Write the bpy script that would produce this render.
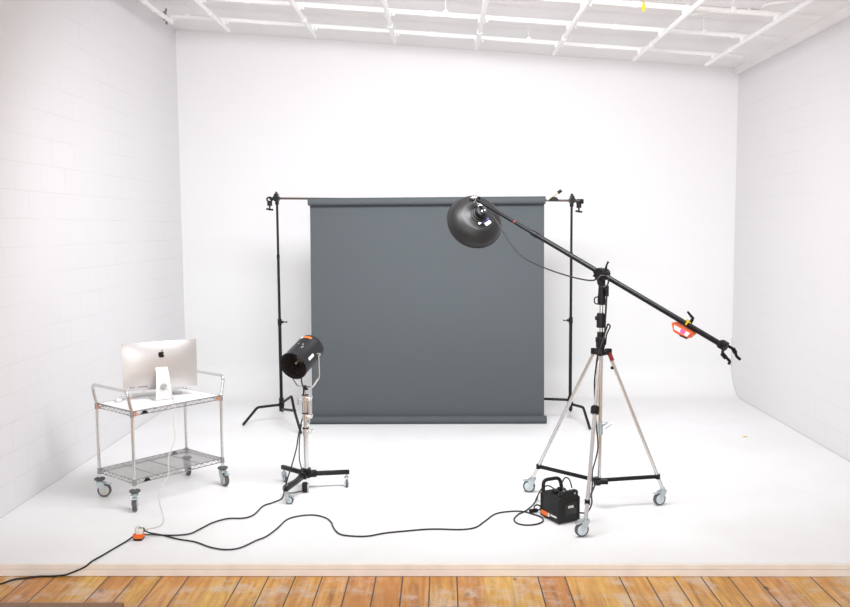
import bpy, bmesh, math, random
from mathutils import Vector, Matrix, Quaternion
from math import sin, cos, pi, radians, degrees, atan2, sqrt
random.seed(7)
S = bpy.context.scene
for o in list(bpy.data.objects): bpy.data.objects.remove(o)
V = Vector

# ---------------------------------------------------------------- camera
FPX, CXP, CYP, CAMH = 865.0, 425.0, 303.5, 2.25
_y, _p, _r = radians(1.15), radians(5.03), radians(0.42)
FW = V((-sin(_y)*cos(_p), cos(_y)*cos(_p), -sin(_p)))
_rt = V((cos(_y), sin(_y), 0)); _up = _rt.cross(FW)
RT = _rt*cos(_r) - _up*sin(_r); UP = _up*cos(_r) + _rt*sin(_r)
CP = V((0, 0, CAMH))
cd = bpy.data.cameras.new('camera'); cam = bpy.data.objects.new('camera', cd)
S.collection.objects.link(cam)
cam.matrix_world = Matrix(((RT.x, UP.x, -FW.x, 0), (RT.y, UP.y, -FW.y, 0), (RT.z, UP.z, -FW.z, CAMH), (0, 0, 0, 1)))
cd.sensor_width = 36; cd.lens = 36*FPX/850; cd.clip_start = .05; cd.clip_end = 100
S.camera = cam

# ---------------------------------------------------------------- world, lights, exposure
w = bpy.data.worlds.new('daylight'); S.world = w; w.use_nodes = True
w.node_tree.nodes['Background'].inputs[0].default_value = (.97, .98, 1, 1)
w.node_tree.nodes['Background'].inputs[1].default_value = .62

def area(name, loc, rot, sx, sy, power, col=(1, 1, 1)):
    l = bpy.data.lights.new(name, 'AREA'); l.shape = 'RECTANGLE'; l.size = sx; l.size_y = sy
    l.energy = power; l.color = col
    o = bpy.data.objects.new(name, l); S.collection.objects.link(o)
    o.location = loc; o.rotation_euler = rot
    return o
area('added_rear_fill', (0, -3.2, 2.6), (radians(90), 0, 0), 4.6, 3.0, 300, (.965, .985, 1))  # added soft fill light behind the camera, not an actual window
top_fill = area('added_overhead_fill', (.1, 6.25, 4.03), (radians(50), 0, 0), 3.2, .9, 180, (.95, .965, 1))  # added fill light out of view overhead, tilted towards the back wall
top_fill.data.spread = radians(150)
S.view_settings.view_transform = 'Standard'; S.view_settings.look = 'None'
S.view_settings.gamma = 1; S.view_settings.use_curve_mapping = False
S.view_settings.exposure = 0.13

# ---------------------------------------------------------------- helpers
def ray(u, v): return FW + RT*((u-CXP)/FPX) - UP*((v-CYP)/FPX)
def onz(u, v, z=0.0):
    d = ray(u, v); return CP + d*((z-CAMH)/d.z)
def ony(u, v, y):
    d = ray(u, v); return CP + d*(y/d.y)

def tag(o, label=None, cat=None, group=None, kind=None):
    if label: o['label'] = label
    if cat: o['category'] = cat
    if group: o['group'] = group
    if kind: o['kind'] = kind
    return o
def thing(name, loc, label, cat, group=None):
    o = bpy.data.objects.new(name, None); S.collection.objects.link(o)
    o.location = loc; o.empty_display_size = .1
    return tag(o, label, cat, group)
def wpos(o):
    p = V(o.location)
    return p + wpos(o.parent) if o.parent else p

class MB:
    def __init__(s): s.b = bmesh.new(); s.mi = 0
    def _fin(s, faces):
        for f in faces: f.material_index = s.mi
    def raw(s, vs, fs):
        vv = [s.b.verts.new(V(p)) for p in vs]
        out = []
        for f in fs:
            try: out.append(s.b.faces.new([vv[i] for i in f]))
            except ValueError: pass
        s._fin(out); return s
    def box(s, c, size, m=None, bev=0.0, seg=2):
        t = bmesh.new(); bmesh.ops.create_cube(t, size=1)
        for v in t.verts: v.co = V((v.co.x*size[0], v.co.y*size[1], v.co.z*size[2]))
        if bev: bmesh.ops.bevel(t, geom=list(t.edges), offset=bev, segments=seg, profile=.5, affect='EDGES')
        M = m.to_4x4() if m is not None else Matrix.Identity(4)
        t.verts.index_update()
        s.raw([M @ v.co + V(c) for v in t.verts], [[v.index for v in f.verts] for f in t.faces]); t.free(); return s
    def cyl(s, p0, p1, r0, r1=None, n=16, caps=True):
        return s.lathe(V(p0), (V(p1)-V(p0)), [(0, r0), ((V(p1)-V(p0)).length, r0 if r1 is None else r1)], n, caps)
    def lathe(s, o, ax, prof, n=24, caps=True):
        ax = V(ax).normalized(); o = V(o)
        t = V((0, 0, 1)) if abs(ax.z) < .9 else V((1, 0, 0))
        e1 = ax.cross(t).normalized(); e2 = ax.cross(e1)
        vs = []; fs = []
        for (d, r) in prof:
            for k in range(n):
                a = 2*pi*k/n; vs.append(o + ax*d + e1*(r*cos(a)) + e2*(r*sin(a)))
        for i in range(len(prof)-1):
            for k in range(n):
                k2 = (k+1) % n
                fs.append([i*n+k, i*n+k2, (i+1)*n+k2, (i+1)*n+k])
        if caps:
            fs.append([k for k in range(n)][::-1]); fs.append([(len(prof)-1)*n+k for k in range(n)])
        return s.raw(vs, fs)
    def tube(s, pts, r, n=8, closed=False):
        pts = [V(p) for p in pts]; rr = r if isinstance(r, (list, tuple)) else [r]*len(pts)
        N = len(pts); vs = []; fs = []; prev = None
        for i, p in enumerate(pts):
            if closed: d = pts[(i+1) % N]-pts[i-1]
            else: d = pts[min(i+1, N-1)]-pts[max(i-1, 0)]
            d = d.normalized() if d.length > 1e-9 else V((0, 0, 1))
            if prev is None:
                t = V((0, 0, 1)) if abs(d.z) < .9 else V((1, 0, 0)); e = d.cross(t).normalized()
            else: e = (prev - d*prev.dot(d)); e = e.normalized() if e.length > 1e-6 else d.orthogonal().normalized()
            prev = e; f = d.cross(e)
            for k in range(n):
                a = 2*pi*k/n; vs.append(p + e*(rr[i]*cos(a)) + f*(rr[i]*sin(a)))
        M = N if closed else N-1
        for i in range(M):
            j = (i+1) % N
            for k in range(n):
                k2 = (k+1) % n; fs.append([i*n+k, i*n+k2, j*n+k2, j*n+k])
        if not closed:
            fs.append([k for k in range(n)][::-1]); fs.append([(N-1)*n+k for k in range(n)])
        return s.raw(vs, fs)
    def prism(s, poly, o, ex, ey, depth):
        """poly in (ex, ey) plane at o, extruded along ex x ey by depth"""
        o = V(o); ex = V(ex); ey = V(ey); nz = ex.cross(ey).normalized()*depth
        n = len(poly)
        vs = [o+ex*x+ey*y for x, y in poly] + [o+ex*x+ey*y+nz for x, y in poly]
        fs = [list(range(n))[::-1], list(range(n, 2*n))] + [[i, (i+1) % n, n+(i+1) % n, n+i] for i in range(n)]
        return s.raw(vs, fs)
    def build(s, name, mat, parent=None, origin=None, world=True, smooth=35, label=None):
        """coordinates are world ones; stored relative to the parent thing (or to origin)"""
        off = V((0, 0, 0))
        if parent is not None: off = wpos(parent)
        elif origin is not None: off = V(origin)
        if world:
            for v in s.b.verts: v.co -= off
        bmesh.ops.recalc_face_normals(s.b, faces=list(s.b.faces))
        me = bpy.data.meshes.new(name); s.b.to_mesh(me); s.b.free()
        for m in (mat if isinstance(mat, (list, tuple)) else [mat]): me.materials.append(m)
        if smooth:
            me.shade_smooth(); me.set_sharp_from_angle(angle=radians(smooth))
        o = bpy.data.objects.new(name, me); S.collection.objects.link(o)
        if parent is not None: o.parent = parent
        elif origin is not None: o.location = origin
        if label: o['label'] = label
        return o
def copy_tree(o, parent=None):
    c = o.copy(); S.collection.objects.link(c); c.parent = parent
    for ch in list(o.children): copy_tree(ch, c)
    return c
def spline(pts, k=8):
    """Catmull-Rom through points"""
    P = [V(p) for p in pts]; P = [P[0]*2-P[1]] + P + [P[-1]*2-P[-2]]
    out = []
    for i in range(1, len(P)-2):
        a, b, c, d = P[i-1], P[i], P[i+1], P[i+2]
        for j in range(k):
            t = j/k
            out.append(.5*((2*b)+(c-a)*t+(2*a-5*b+4*c-d)*t*t+(3*b-a-3*c+d)*t**3))
    out.append(P[-2]); return out
def round_path(pts, r, k=5):
    P = [V(p) for p in pts]; out = [P[0]]
    for i in range(1, len(P)-1):
        a = (P[i-1]-P[i]); b = (P[i+1]-P[i]); rr = min(r, a.length*.45, b.length*.45)
        s0 = P[i]+a.normalized()*rr; s1 = P[i]+b.normalized()*rr
        for j in range(k+1):
            t = j/k; out.append(s0*(1-t)**2+P[i]*2*t*(1-t)+s1*t*t)
    out.append(P[-1]); return out

# ---------------------------------------------------------------- materials
class NT:
    def __init__(s, name):
        s.m = bpy.data.materials.new(name); s.m.use_nodes = True; s.t = s.m.node_tree; s.N = s.t.nodes; s.L = s.t.links
        s.p = s.N['Principled BSDF']
    def n(s, typ, **k):
        x = s.N.new(typ)
        for a, b in k.items():
            if a.startswith('i_'): x.inputs[a[2:].replace('_', ' ')].default_value = b
            else: setattr(x, a, b)
        return x
    def l(s, a, b): s.L.new(a, b)
def c4(c): return (c[0], c[1], c[2], 1)
def mat(name, col, rough=.5, metal=0, noise=.06, nscale=20, bump=0, bscale=60, spec=.5, coat=0):
    q = NT(name); p = q.p
    p.inputs['Roughness'].default_value = rough; p.inputs['Metallic'].default_value = metal
    p.inputs['Specular IOR Level'].default_value = spec; p.inputs['Coat Weight'].default_value = coat
    tc = q.n('ShaderNodeTexCoord'); nz = q.n('ShaderNodeTexNoise', i_Scale=nscale, i_Detail=4.0)
    q.l(tc.outputs['Object'], nz.inputs['Vector'])
    mx = q.n('ShaderNodeMix', data_type='RGBA')
    mx.inputs[6].default_value = c4([max(0, x*(1-noise)) for x in col]); mx.inputs[7].default_value = c4([min(1, x*(1+noise)) for x in col])
    q.l(nz.outputs['Fac'], mx.inputs[0]); q.l(mx.outputs[2], p.inputs['Base Color'])
    if bump:
        nb = q.n('ShaderNodeTexNoise', i_Scale=bscale, i_Detail=5.0); q.l(tc.outputs['Object'], nb.inputs['Vector'])
        bp = q.n('ShaderNodeBump', i_Strength=bump, i_Distance=.01); q.l(nb.outputs['Fac'], bp.inputs['Height']); q.l(bp.outputs[0], p.inputs['Normal'])
    return q.m

def block_wall(name, col, joint):
    q = NT(name); p = q.p; p.inputs['Roughness'].default_value = .7; p.inputs['Specular IOR Level'].default_value = .25
    tc = q.n('ShaderNodeTexCoord'); sp = q.n('ShaderNodeSeparateXYZ'); q.l(tc.outputs['Object'], sp.inputs[0])
    cb = q.n('ShaderNodeCombineXYZ'); q.l(sp.outputs['Y'], cb.inputs[0]); q.l(sp.outputs['Z'], cb.inputs[1])
    br = q.n('ShaderNodeTexBrick', offset=.5, i_Scale=1.0)
    br.inputs['Mortar Size'].default_value = .0035; br.inputs['Mortar Smooth'].default_value = .6
    br.inputs['Brick Width'].default_value = .47; br.inputs['Row Height'].default_value = .2347
    br.inputs['Color1'].default_value = c4(col); br.inputs['Color2'].default_value = c4([x*.99 for x in col])
    br.inputs['Mortar'].default_value = c4(joint)
    q.l(cb.outputs[0], br.inputs['Vector'])
    # joints are partly filled with paint
    nz = q.n('ShaderNodeTexNoise', i_Scale=.9, i_Detail=3.0); q.l(tc.outputs['Object'], nz.inputs['Vector'])
    rp = q.n('ShaderNodeMapRange'); rp.inputs[1].default_value = .38; rp.inputs[2].default_value = .62
    rp.inputs[3].default_value = .15; rp.inputs[4].default_value = 1.0
    q.l(nz.outputs['Fac'], rp.inputs[0])
    mx = q.n('ShaderNodeMix', data_type='RGBA'); mx.inputs[6].default_value = c4(col)
    q.l(rp.outputs[0], mx.inputs[0]); q.l(br.outputs['Color'], mx.inputs[7]); q.l(mx.outputs[2], p.inputs['Base Color'])
    nb = q.n('ShaderNodeTexNoise', i_Scale=45.0, i_Detail=5.0); q.l(tc.outputs['Object'], nb.inputs['Vector'])
    m1 = q.n('ShaderNodeMath', operation='MULTIPLY'); m1.inputs[1].default_value = -1.0; q.l(br.outputs['Fac'], m1.inputs[0])
    m2 = q.n('ShaderNodeMath', operation='MULTIPLY_ADD'); q.l(nb.outputs['Fac'], m2.inputs[0]); m2.inputs[1].default_value = .62
    m3 = q.n('ShaderNodeMath', operation='MULTIPLY'); q.l(m1.outputs[0], m3.inputs[0]); q.l(rp.outputs[0], m3.inputs[1]); q.l(m3.outputs[0], m2.inputs[2])
    bp = q.n('ShaderNodeBump', i_Strength=.16, i_Distance=.006); q.l(m2.outputs[0], bp.inputs['Height']); q.l(bp.outputs[0], p.inputs['Normal'])
    return q.m

def scuffed_floor():
    q = NT('white studio floor paint'); p = q.p; p.inputs['Roughness'].default_value = .42; p.inputs['Specular IOR Level'].default_value = .35
    tc = q.n('ShaderNodeTexCoord')
    n1 = q.n('ShaderNodeTexNoise', i_Scale=1.3, i_Detail=6.0, i_Roughness=.6); q.l(tc.outputs['Object'], n1.inputs['Vector'])
    r1 = q.n('ShaderNodeValToRGB'); r1.color_ramp.elements[0].position = .35; r1.color_ramp.elements[1].position = .6
    r1.color_ramp.elements[0].color = (.815, .812, .805, 1); r1.color_ramp.elements[1].color = (.85, .85, .85, 1)
    q.l(n1.outputs['Fac'], r1.inputs[0])
    mp = q.n('ShaderNodeMapping'); mp.inputs['Scale'].default_value = (2.2, 9, 1); mp.inputs['Rotation'].default_value = (0, 0, .35)
    q.l(tc.outputs['Object'], mp.inputs[0])
    n2 = q.n('ShaderNodeTexNoise', i_Scale=2.0, i_Detail=8.0, i_Roughness=.75); q.l(mp.outputs[0], n2.inputs['Vector'])
    r2 = q.n('ShaderNodeValToRGB'); r2.color_ramp.elements[0].position = .64; r2.color_ramp.elements[1].position = .76
    r2.color_ramp.elements[0].color = (0, 0, 0, 1); r2.color_ramp.elements[1].color = (.35, .35, .35, 1)
    q.l(n2.outputs['Fac'], r2.inputs[0])
    mx = q.n('ShaderNodeMix', data_type='RGBA'); mx.inputs[7].default_value = (.70, .68, .65, 1)
    q.l(r1.outputs[0], mx.inputs[6]); q.l(r2.outputs[0], mx.inputs[0])
    vo = q.n('ShaderNodeTexVoronoi', i_Scale=2.3); q.l(tc.outputs['Object'], vo.inputs['Vector'])
    lt = q.n('ShaderNodeMath', operation='LESS_THAN'); lt.inputs[1].default_value = .012; q.l(vo.outputs['Distance'], lt.inputs[0])
    mx2 = q.n('ShaderNodeMix', data_type='RGBA'); mx2.inputs[7].default_value = (.4, .38, .34, 1)
    q.l(mx.outputs[2], mx2.inputs[6]); q.l(lt.outputs[0], mx2.inputs[0])
    # the curved cove carries the wall's paint, feathered into the floor paint
    spx = q.n('ShaderNodeSeparateXYZ'); q.l(tc.outputs['Object'], spx.inputs[0])
    cvr = q.n('ShaderNodeMapRange', interpolation_type='SMOOTHSTEP'); cvr.inputs[1].default_value = 10.1; cvr.inputs[2].default_value = 11.35; q.l(spx.outputs['Y'], cvr.inputs[0])
    mx3 = q.n('ShaderNodeMix', data_type='RGBA'); mx3.inputs[7].default_value = (.803, .800, .793, 1)
    q.l(cvr.outputs[0], mx3.inputs[0]); q.l(mx2.outputs[2], mx3.inputs[6]); q.l(mx3.outputs[2], p.inputs['Base Color'])
    bp = q.n('ShaderNodeBump', i_Strength=.08, i_Distance=.01); q.l(n2.outputs['Fac'], bp.inputs['Height']); q.l(bp.outputs[0], p.inputs['Normal'])
    return q.m

def wood_floor():
    q = NT('worn pine boards'); p = q.p; p.inputs['Specular IOR Level'].default_value = .35
    W = .181; PH = -.094
    tc = q.n('ShaderNodeTexCoord'); sp = q.n('ShaderNodeSeparateXYZ'); q.l(tc.outputs['Object'], sp.inputs[0])
    def M(op, a, b=None, c=None):
        x = q.n('ShaderNodeMath', operation=op)
        for i, v in enumerate((a, b, c)):
            if v is None: continue
            if isinstance(v, (int, float)): x.inputs[i].default_value = v
            else: q.l(v, x.inputs[i])
        return x.outputs[0]
    xs = M('DIVIDE', M('SUBTRACT', sp.outputs['X'], PH), W)
    idx = M('FLOOR', xs); fr = M('FRACT', xs)
    edge = M('MINIMUM', fr, M('SUBTRACT', 1.0, fr))
    wn = q.n('ShaderNodeTexWhiteNoise', noise_dimensions='1D'); q.l(idx, wn.inputs['W'])
    # grain
    cb = q.n('ShaderNodeCombineXYZ'); q.l(M('MULTIPLY', sp.outputs['X'], 14.0), cb.inputs[0])
    q.l(M('ADD', M('MULTIPLY', sp.outputs['Y'], 1.1), M('MULTIPLY', wn.outputs['Value'], 37.0)), cb.inputs[1]); q.l(idx, cb.inputs[2])
    g = q.n('ShaderNodeTexNoise', i_Scale=1.6, i_Detail=7.0, i_Roughness=.62, i_Distortion=.7); q.l(cb.outputs[0], g.inputs['Vector'])
    rg = q.n('ShaderNodeValToRGB'); e = rg.color_ramp.elements
    e[0].position = .28; e[0].color = (.32, .125, .026, 1); e[1].position = .75; e[1].color = (.80, .47, .17, 1)
    m = rg.color_ramp.elements.new(.5); m.color = (.62, .31, .075, 1)
    q.l(g.outputs['Fac'], rg.inputs[0])
    # per-board tint
    hs = q.n('ShaderNodeHueSaturation'); q.l(rg.outputs[0], hs.inputs['Color'])
    q.l(M('MULTIPLY_ADD', wn.outputs['Value'], .25, .88), hs.inputs['Value']); q.l(M('MULTIPLY_ADD', wn.outputs['Value'], .03, .487), hs.inputs['Hue'])
    # worn varnish blotches
    bz = q.n('ShaderNodeTexNoise', i_Scale=3.1, i_Detail=5.0, i_Roughness=.6); q.l(tc.outputs['Object'], bz.inputs['Vector'])
    bz2 = q.n('ShaderNodeMapRange'); bz2.inputs[1].default_value = .42; bz2.inputs[2].default_value = .66; bz2.inputs[3].default_value = 0; bz2.inputs[4].default_value = .6
    q.l(bz.outputs['Fac'], bz2.inputs[0])
    mbz = q.n('ShaderNodeMix', data_type='RGBA'); q.l(bz2.outputs[0], mbz.inputs[0]); q.l(hs.outputs[0], mbz.inputs[6]); mbz.inputs[7].default_value = (.50, .20, .045, 1)
    # knots
    kc = q.n('ShaderNodeCombineXYZ'); q.l(M('MULTIPLY', sp.outputs['X'], 5.5), kc.inputs[0]); q.l(M('MULTIPLY', sp.outputs['Y'], 2.9), kc.inputs[1])
    kv = q.n('ShaderNodeTexVoronoi', i_Scale=1.0); q.l(kc.outputs[0], kv.inputs['Vector'])
    kr = q.n('ShaderNodeMapRange'); kr.inputs[1].default_value = .06; kr.inputs[2].default_value = .11; kr.inputs[3].default_value = .85; kr.inputs[4].default_value = 0
    q.l(kv.outputs['Distance'], kr.inputs[0])
    mk = q.n('ShaderNodeMix', data_type='RGBA'); q.l(kr.outputs[0], mk.inputs[0]); q.l(mbz.outputs[2], mk.inputs[6]); mk.inputs[7].default_value = (.10, .03, .01, 1)
    # white paint scuffs
    sc = q.n('ShaderNodeTexNoise', i_Scale=4.2, i_Detail=9.0, i_Roughness=.7); q.l(tc.outputs['Object'], sc.inputs['Vector'])
    sr = q.n('ShaderNodeMapRange'); sr.inputs[1].default_value = .50; sr.inputs[2].default_value = .64; sr.inputs[3].default_value = 0; sr.inputs[4].default_value = .66
    q.l(sc.outputs['Fac'], sr.inputs[0])
    ms = q.n('ShaderNodeMix', data_type='RGBA'); q.l(sr.outputs[0], ms.inputs[0]); q.l(mk.outputs[2], ms.inputs[6]); ms.inputs[7].default_value = (.66, .56, .48, 1)
    # seams
    se = q.n('ShaderNodeMapRange'); se.inputs[1].default_value = .014; se.inputs[2].default_value = .032; se.inputs[3].default_value = 1; se.inputs[4].default_value = 0
    q.l(edge, se.inputs[0])
    sn = q.n('ShaderNodeTexNoise', i_Scale=1.1, i_Detail=2.0); q.l(cb.outputs[0], sn.inputs['Vector'])
    sm = q.n('ShaderNodeMix', data_type='RGBA'); sm.inputs[6].default_value = (.06, .055, .06, 1); sm.inputs[7].default_value = (.62, .38, .14, 1)
    wq = q.n('ShaderNodeTexWhiteNoise', noise_dimensions='1D'); q.l(M('FLOOR', M('ADD', xs, .5)), wq.inputs['W'])
    q.l(M('GREATER_THAN', wq.outputs['Value'], .72), sm.inputs[0])
    mf = q.n('ShaderNodeMix', data_type='RGBA'); q.l(se.outputs[0], mf.inputs[0]); q.l(ms.outputs[2], mf.inputs[6]); q.l(sm.outputs[2], mf.inputs[7])
    q.l(mf.outputs[2], p.inputs['Base Color'])
    q.l(M('MULTIPLY_ADD', sr.outputs[0], .4, .42), p.inputs['Roughness'])
    h = M('SUBTRACT', M('MULTIPLY', g.outputs['Fac'], .15), se.outputs[0])
    bp = q.n('ShaderNodeBump', i_Strength=.5, i_Distance=.004); q.l(h, bp.inputs['Height']); q.l(bp.outputs[0], p.inputs['Normal'])
    return q.m

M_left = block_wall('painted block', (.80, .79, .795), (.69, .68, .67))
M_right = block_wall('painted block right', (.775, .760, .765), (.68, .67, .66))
def back_wall_mat():
    q = NT('white wall paint'); p = q.p; p.inputs['Roughness'].default_value = .75; p.inputs['Specular IOR Level'].default_value = .2
    tc = q.n('ShaderNodeTexCoord'); sp = q.n('ShaderNodeSeparateXYZ'); q.l(tc.outputs['Object'], sp.inputs[0])
    nz = q.n('ShaderNodeTexNoise', i_Scale=1.2, i_Detail=4.0); q.l(tc.outputs['Object'], nz.inputs['Vector'])
    ma = q.n('ShaderNodeMath', operation='MULTIPLY_ADD'); q.l(nz.outputs['Fac'], ma.inputs[0]); ma.inputs[1].default_value = .02; q.l(sp.outputs['Z'], ma.inputs[2])
    mr = q.n('ShaderNodeMapRange'); mr.inputs[1].default_value = 2.045; mr.inputs[2].default_value = 2.06; q.l(ma.outputs[0], mr.inputs[0])
    mx = q.n('ShaderNodeMix', data_type='RGBA'); mx.inputs[6].default_value = (.803, .800, .793, 1); mx.inputs[7].default_value = (.804, .792, .797, 1)
    q.l(mr.outputs[0], mx.inputs[0]); q.l(mx.outputs[2], p.inputs['Base Color'])
    nb = q.n('ShaderNodeTexNoise', i_Scale=40.0); q.l(tc.outputs['Object'], nb.inputs['Vector'])
    bp = q.n('ShaderNodeBump', i_Strength=.06, i_Distance=.005); q.l(nb.outputs['Fac'], bp.inputs['Height']); q.l(bp.outputs[0], p.inputs['Normal'])
    return q.m
M_back = back_wall_mat(); M_floor = scuffed_floor(); M_wood = wood_floor()
M_ceil = mat('ceiling plaster', (.88, .858, .85), .8, noise=.03, nscale=3, bump=.35, bscale=9, spec=.2)
M_edge = mat('stage edge timber', (.87, .80, .73), .6, noise=.12, nscale=6, bump=.2, bscale=30)
M_pipe = mat('white pipe paint', (.83, .82, .81), .4, noise=.02)
M_dpipe = mat('dark pipe end', (.05, .06, .06), .6)
M_paper = mat('grey seamless paper', (.086, .097, .103), .85, noise=.025, nscale=5, spec=.15)
M_paperd = mat('grey paper roll core', (.10, .11, .118), .8, noise=.03, spec=.2)
M_black = mat('black powder coat', (.006, .006, .007), .36, noise=.2, nscale=40, spec=.28)
M_dish = mat('black enamel dish', (.012, .0115, .0115), .42, noise=.35, nscale=9, bump=.10, bscale=18, spec=.40)
M_blackp = mat('black plastic', (.010, .010, .0095), .5, noise=.15, nscale=60, bump=.1, bscale=200, spec=.3)
M_dark = mat('dark interior', (.030, .026, .023), .45)
M_chrome = mat('chrome', (.72, .715, .71), .18, 1, noise=.03)
M_steel = mat('brushed steel tube', (.72, .71, .70), .27, 1, noise=.05)
M_zinc = mat('zinc plate', (.50, .56, .58), .35, .75, noise=.08)
M_wire = mat('chrome wire', (.36, .35, .345), .3, .85, noise=.1)
M_tyre = mat('grey rubber', (.085, .09, .095), .6, noise=.1)
M_wheel = mat('grey wheel hub', (.56, .62, .65), .5, noise=.05)
M_hub = mat('cream wheel hub', (.55, .51, .44), .5, noise=.05)
M_alu = mat('satin aluminium', (.62, .60, .595), .42, .82, noise=.01)
M_alu2 = mat('bright aluminium', (.86, .86, .86), .45, .3, noise=.01)
M_glass = mat('black screen glass', (.01, .01, .012), .08)
M_logo = mat('gloss black logo', (.008, .008, .008), .2)
M_white = mat('white plastic', (.86, .86, .85), .4, noise=.02)
M_mat = mat('white acrylic sheet', (.89, .89, .89), .3, noise=.01)
M_cream = mat('cream plastic', (.74, .70, .62), .5, noise=.04)
M_cable = mat('black cable', (.010, .008, .010), .5, noise=.1)
M_wcable = mat('pale cable', (.60, .575, .53), .5, noise=.04)
M_orange = mat('orange plastic', (.90, .16, .01), .5, noise=.05)
M_oran2 = mat('orange red vinyl', (.88, .13, .025), .5, noise=.06)
M_tape = mat('orange tape', (.85, .25, .14), .6)
M_pink = mat('pink label print', (.75, .10, .42), .6)
M_red = mat('red sleeve', (.30, .012, .018), .4)
M_yel = mat('yellow tape', (.70, .50, .02), .5)
M_blue = mat('blue sticker', (.08, .06, .40), .5)
M_brown = mat('dark bronze tube', (.10, .07, .06), .35, .5)
M_plank = mat('brown board', (.25, .135, .065), .55, noise=.15, nscale=12)
M_seam = mat('grey joint', (.60, .59, .57), .8)

# ---------------------------------------------------------------- structure
XL, XR, YB, YS, YF = -3.48, 3.87, 11.55, 5.65, -4.0
def zc(x): return 4.585 - .0789*(x)            # ceiling falls towards the right wall
def struct(name, mb, m, smooth=0):
    o = mb.build(name, m, smooth=smooth); o['kind'] = 'structure'; return o
def wall_poly(x0, x1):
    mb = MB()
    t = .2
    return mb
# side walls (inner faces on XL / XR)
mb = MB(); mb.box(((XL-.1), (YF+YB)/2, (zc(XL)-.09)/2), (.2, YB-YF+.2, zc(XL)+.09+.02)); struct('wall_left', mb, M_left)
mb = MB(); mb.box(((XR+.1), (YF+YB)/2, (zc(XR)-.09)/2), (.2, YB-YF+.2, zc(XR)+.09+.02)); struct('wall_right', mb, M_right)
mb = MB(); mb.prism([(XL-.2, -.1), (XR+.2, -.1), (XR+.2, zc(XR+.2)), (XL-.2, zc(XL-.2))], (0, YB+.2, 0), (1, 0, 0), (0, 0, 1), .2); struct('wall_back', mb, M_back)
mb = MB(); mb.prism([(XL-.2, zc(XL-.2)), (XR+.2, zc(XR+.2)), (XR+.2, zc(XR+.2)+.15), (XL-.2, zc(XL-.2)+.15)], (0, YB+.2, 0), (1, 0, 0), (0, 0, 1), YB+.2-2.6); struct('ceiling', mb, M_ceil)
# white raised studio floor with a small cove up the back wall
R = .42
prof = [(YS, -.05), (YS, 0), (YB-R, 0)] + [(YB-R+R*sin(a*pi/24), R-R*cos(a*pi/24)) for a in range(1, 13)] + [(YB+.01, R), (YB+.01, -.09)]
prof = [(YS, -.088), (YS, 0)] + prof[2:]
mb = MB(); n = len(prof)
mb.raw([(XL, y, z) for y, z in prof]+[(XR, y, z) for y, z in prof], [[i, (i+1) % n, n+(i+1) % n, n+i] for i in range(n)]+[list(range(n)), list(range(2*n-1, n-1, -1))])
struct('floor', mb, M_floor, smooth=30)
mb = MB(); mb.box(((XL+XR)/2, (YF+YS)/2, -.138), (XR-XL, YS-YF, .1)); struct('floor_boards', mb, M_wood)
# timber facing of the stage edge: two stacked strips
mb = MB(); mb.box(((XL+XR)/2, YS-.009, -.022), (XR-XL-.002, .018, .036), bev=.003)
mb.box(((XL+XR)/2, YS-.011, -.064), (XR-XL-.002, .022, .046), bev=.003); struct('trim_1', mb, M_edge)
# strip along the top of the right wall, and the joint lines where walls meet the floor
mb = MB(); mb.box((XR-.03, (3+YB)/2, zc(XR)-.035), (.06, YB-3.0, .09), bev=.006); struct('trim_2', mb, M_ceil)
jp = [(XR-.002, YB-.005, .75)] + [(XR-.002, YB-R+R*sin(a*pi/24)-.004, R-R*cos(a*pi/24)+.004) for a in range(12, 0, -1)] + [(XR-.002, YB-R, .003), (XR-.002, YS+.02, .003)]
mb = MB(); mb.tube(jp, .006, 6); struct('trim_3', mb, M_seam)
mb = MB(); mb.tube([(XL+.002, YS+.02, .003), (XL+.002, YB-R, .003)], .005, 6); struct('trim_4', mb, mat('pale joint', (.66, .65, .64), .8))

# ---------------------------------------------------------------- ceiling pipe grid
def zp(x): return 4.378 - .081*x
runs = [(-3.10, 10.15), (-2.50, 10.4), (-1.48, 10.4), (-.545, 10.4), (.42, 10.4), (1.33, 10.4), (2.27, 10.4), (3.11, 10.4)]
crossY = [10.1, 9.15, 8.25, 7.3, 6.4]
run_lab = ['white ceiling pipe running back along the top of the left wall', 'leftmost long white ceiling pipe over the back left corner',
           'white ceiling pipe running back, above the left backdrop stand', 'white ceiling pipe running back over the left half of the grey backdrop',
           'white ceiling pipe running back directly over the black dish light', 'white ceiling pipe running back, over the right edge of the backdrop',
           'white ceiling pipe running back, second in from the right wall', 'white ceiling pipe running back nearest the right wall']
PIPE_R = .026
for (x, ye), lab in zip(runs, run_lab):
    t = thing('ceiling_pipe', (x, ye, zp(x)), lab, 'pipe', 'pipes running towards the back wall')
    mb = MB(); mb.cyl((x, 3.2, zp(x)), (x, ye, zp(x)), PIPE_R, n=14)
    for jy in (6.9, 9.55): mb.cyl((x, jy-.03, zp(x)), (x, jy+.03, zp(x)), PIPE_R+.006, n=14)
    mb.build('pipe', M_pipe, t)
    mb = MB(); mb.cyl((x, ye-.01, zp(x)), (x, ye+.004, zp(x)), PIPE_R*.7, n=12); mb.build('pipe_opening', M_dpipe, t)
    for cy in crossY:
        if cy > ye or (x < -3 and cy < 9): continue
        mb = MB(); mb.box((x, cy, zp(x)+.03), (.07, .05, .07), bev=.01)
        mb.cyl((x+.045, cy, zp(x)+.02), (x+.07, cy, zp(x)+.02), .012, n=8); mb.cyl((x-.02, cy-.05, zp(x)+.01), (x-.02, cy-.02, zp(x)+.01), .012, n=8)
        mb.build('clamp', M_pipe, t)
cross_lab = ['white crosswise ceiling pipe nearest the back wall', 'second white crosswise ceiling pipe from the back wall',
             'third white crosswise ceiling pipe from the back wall', 'fourth white crosswise ceiling pipe from the back, top right corner', None]
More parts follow.
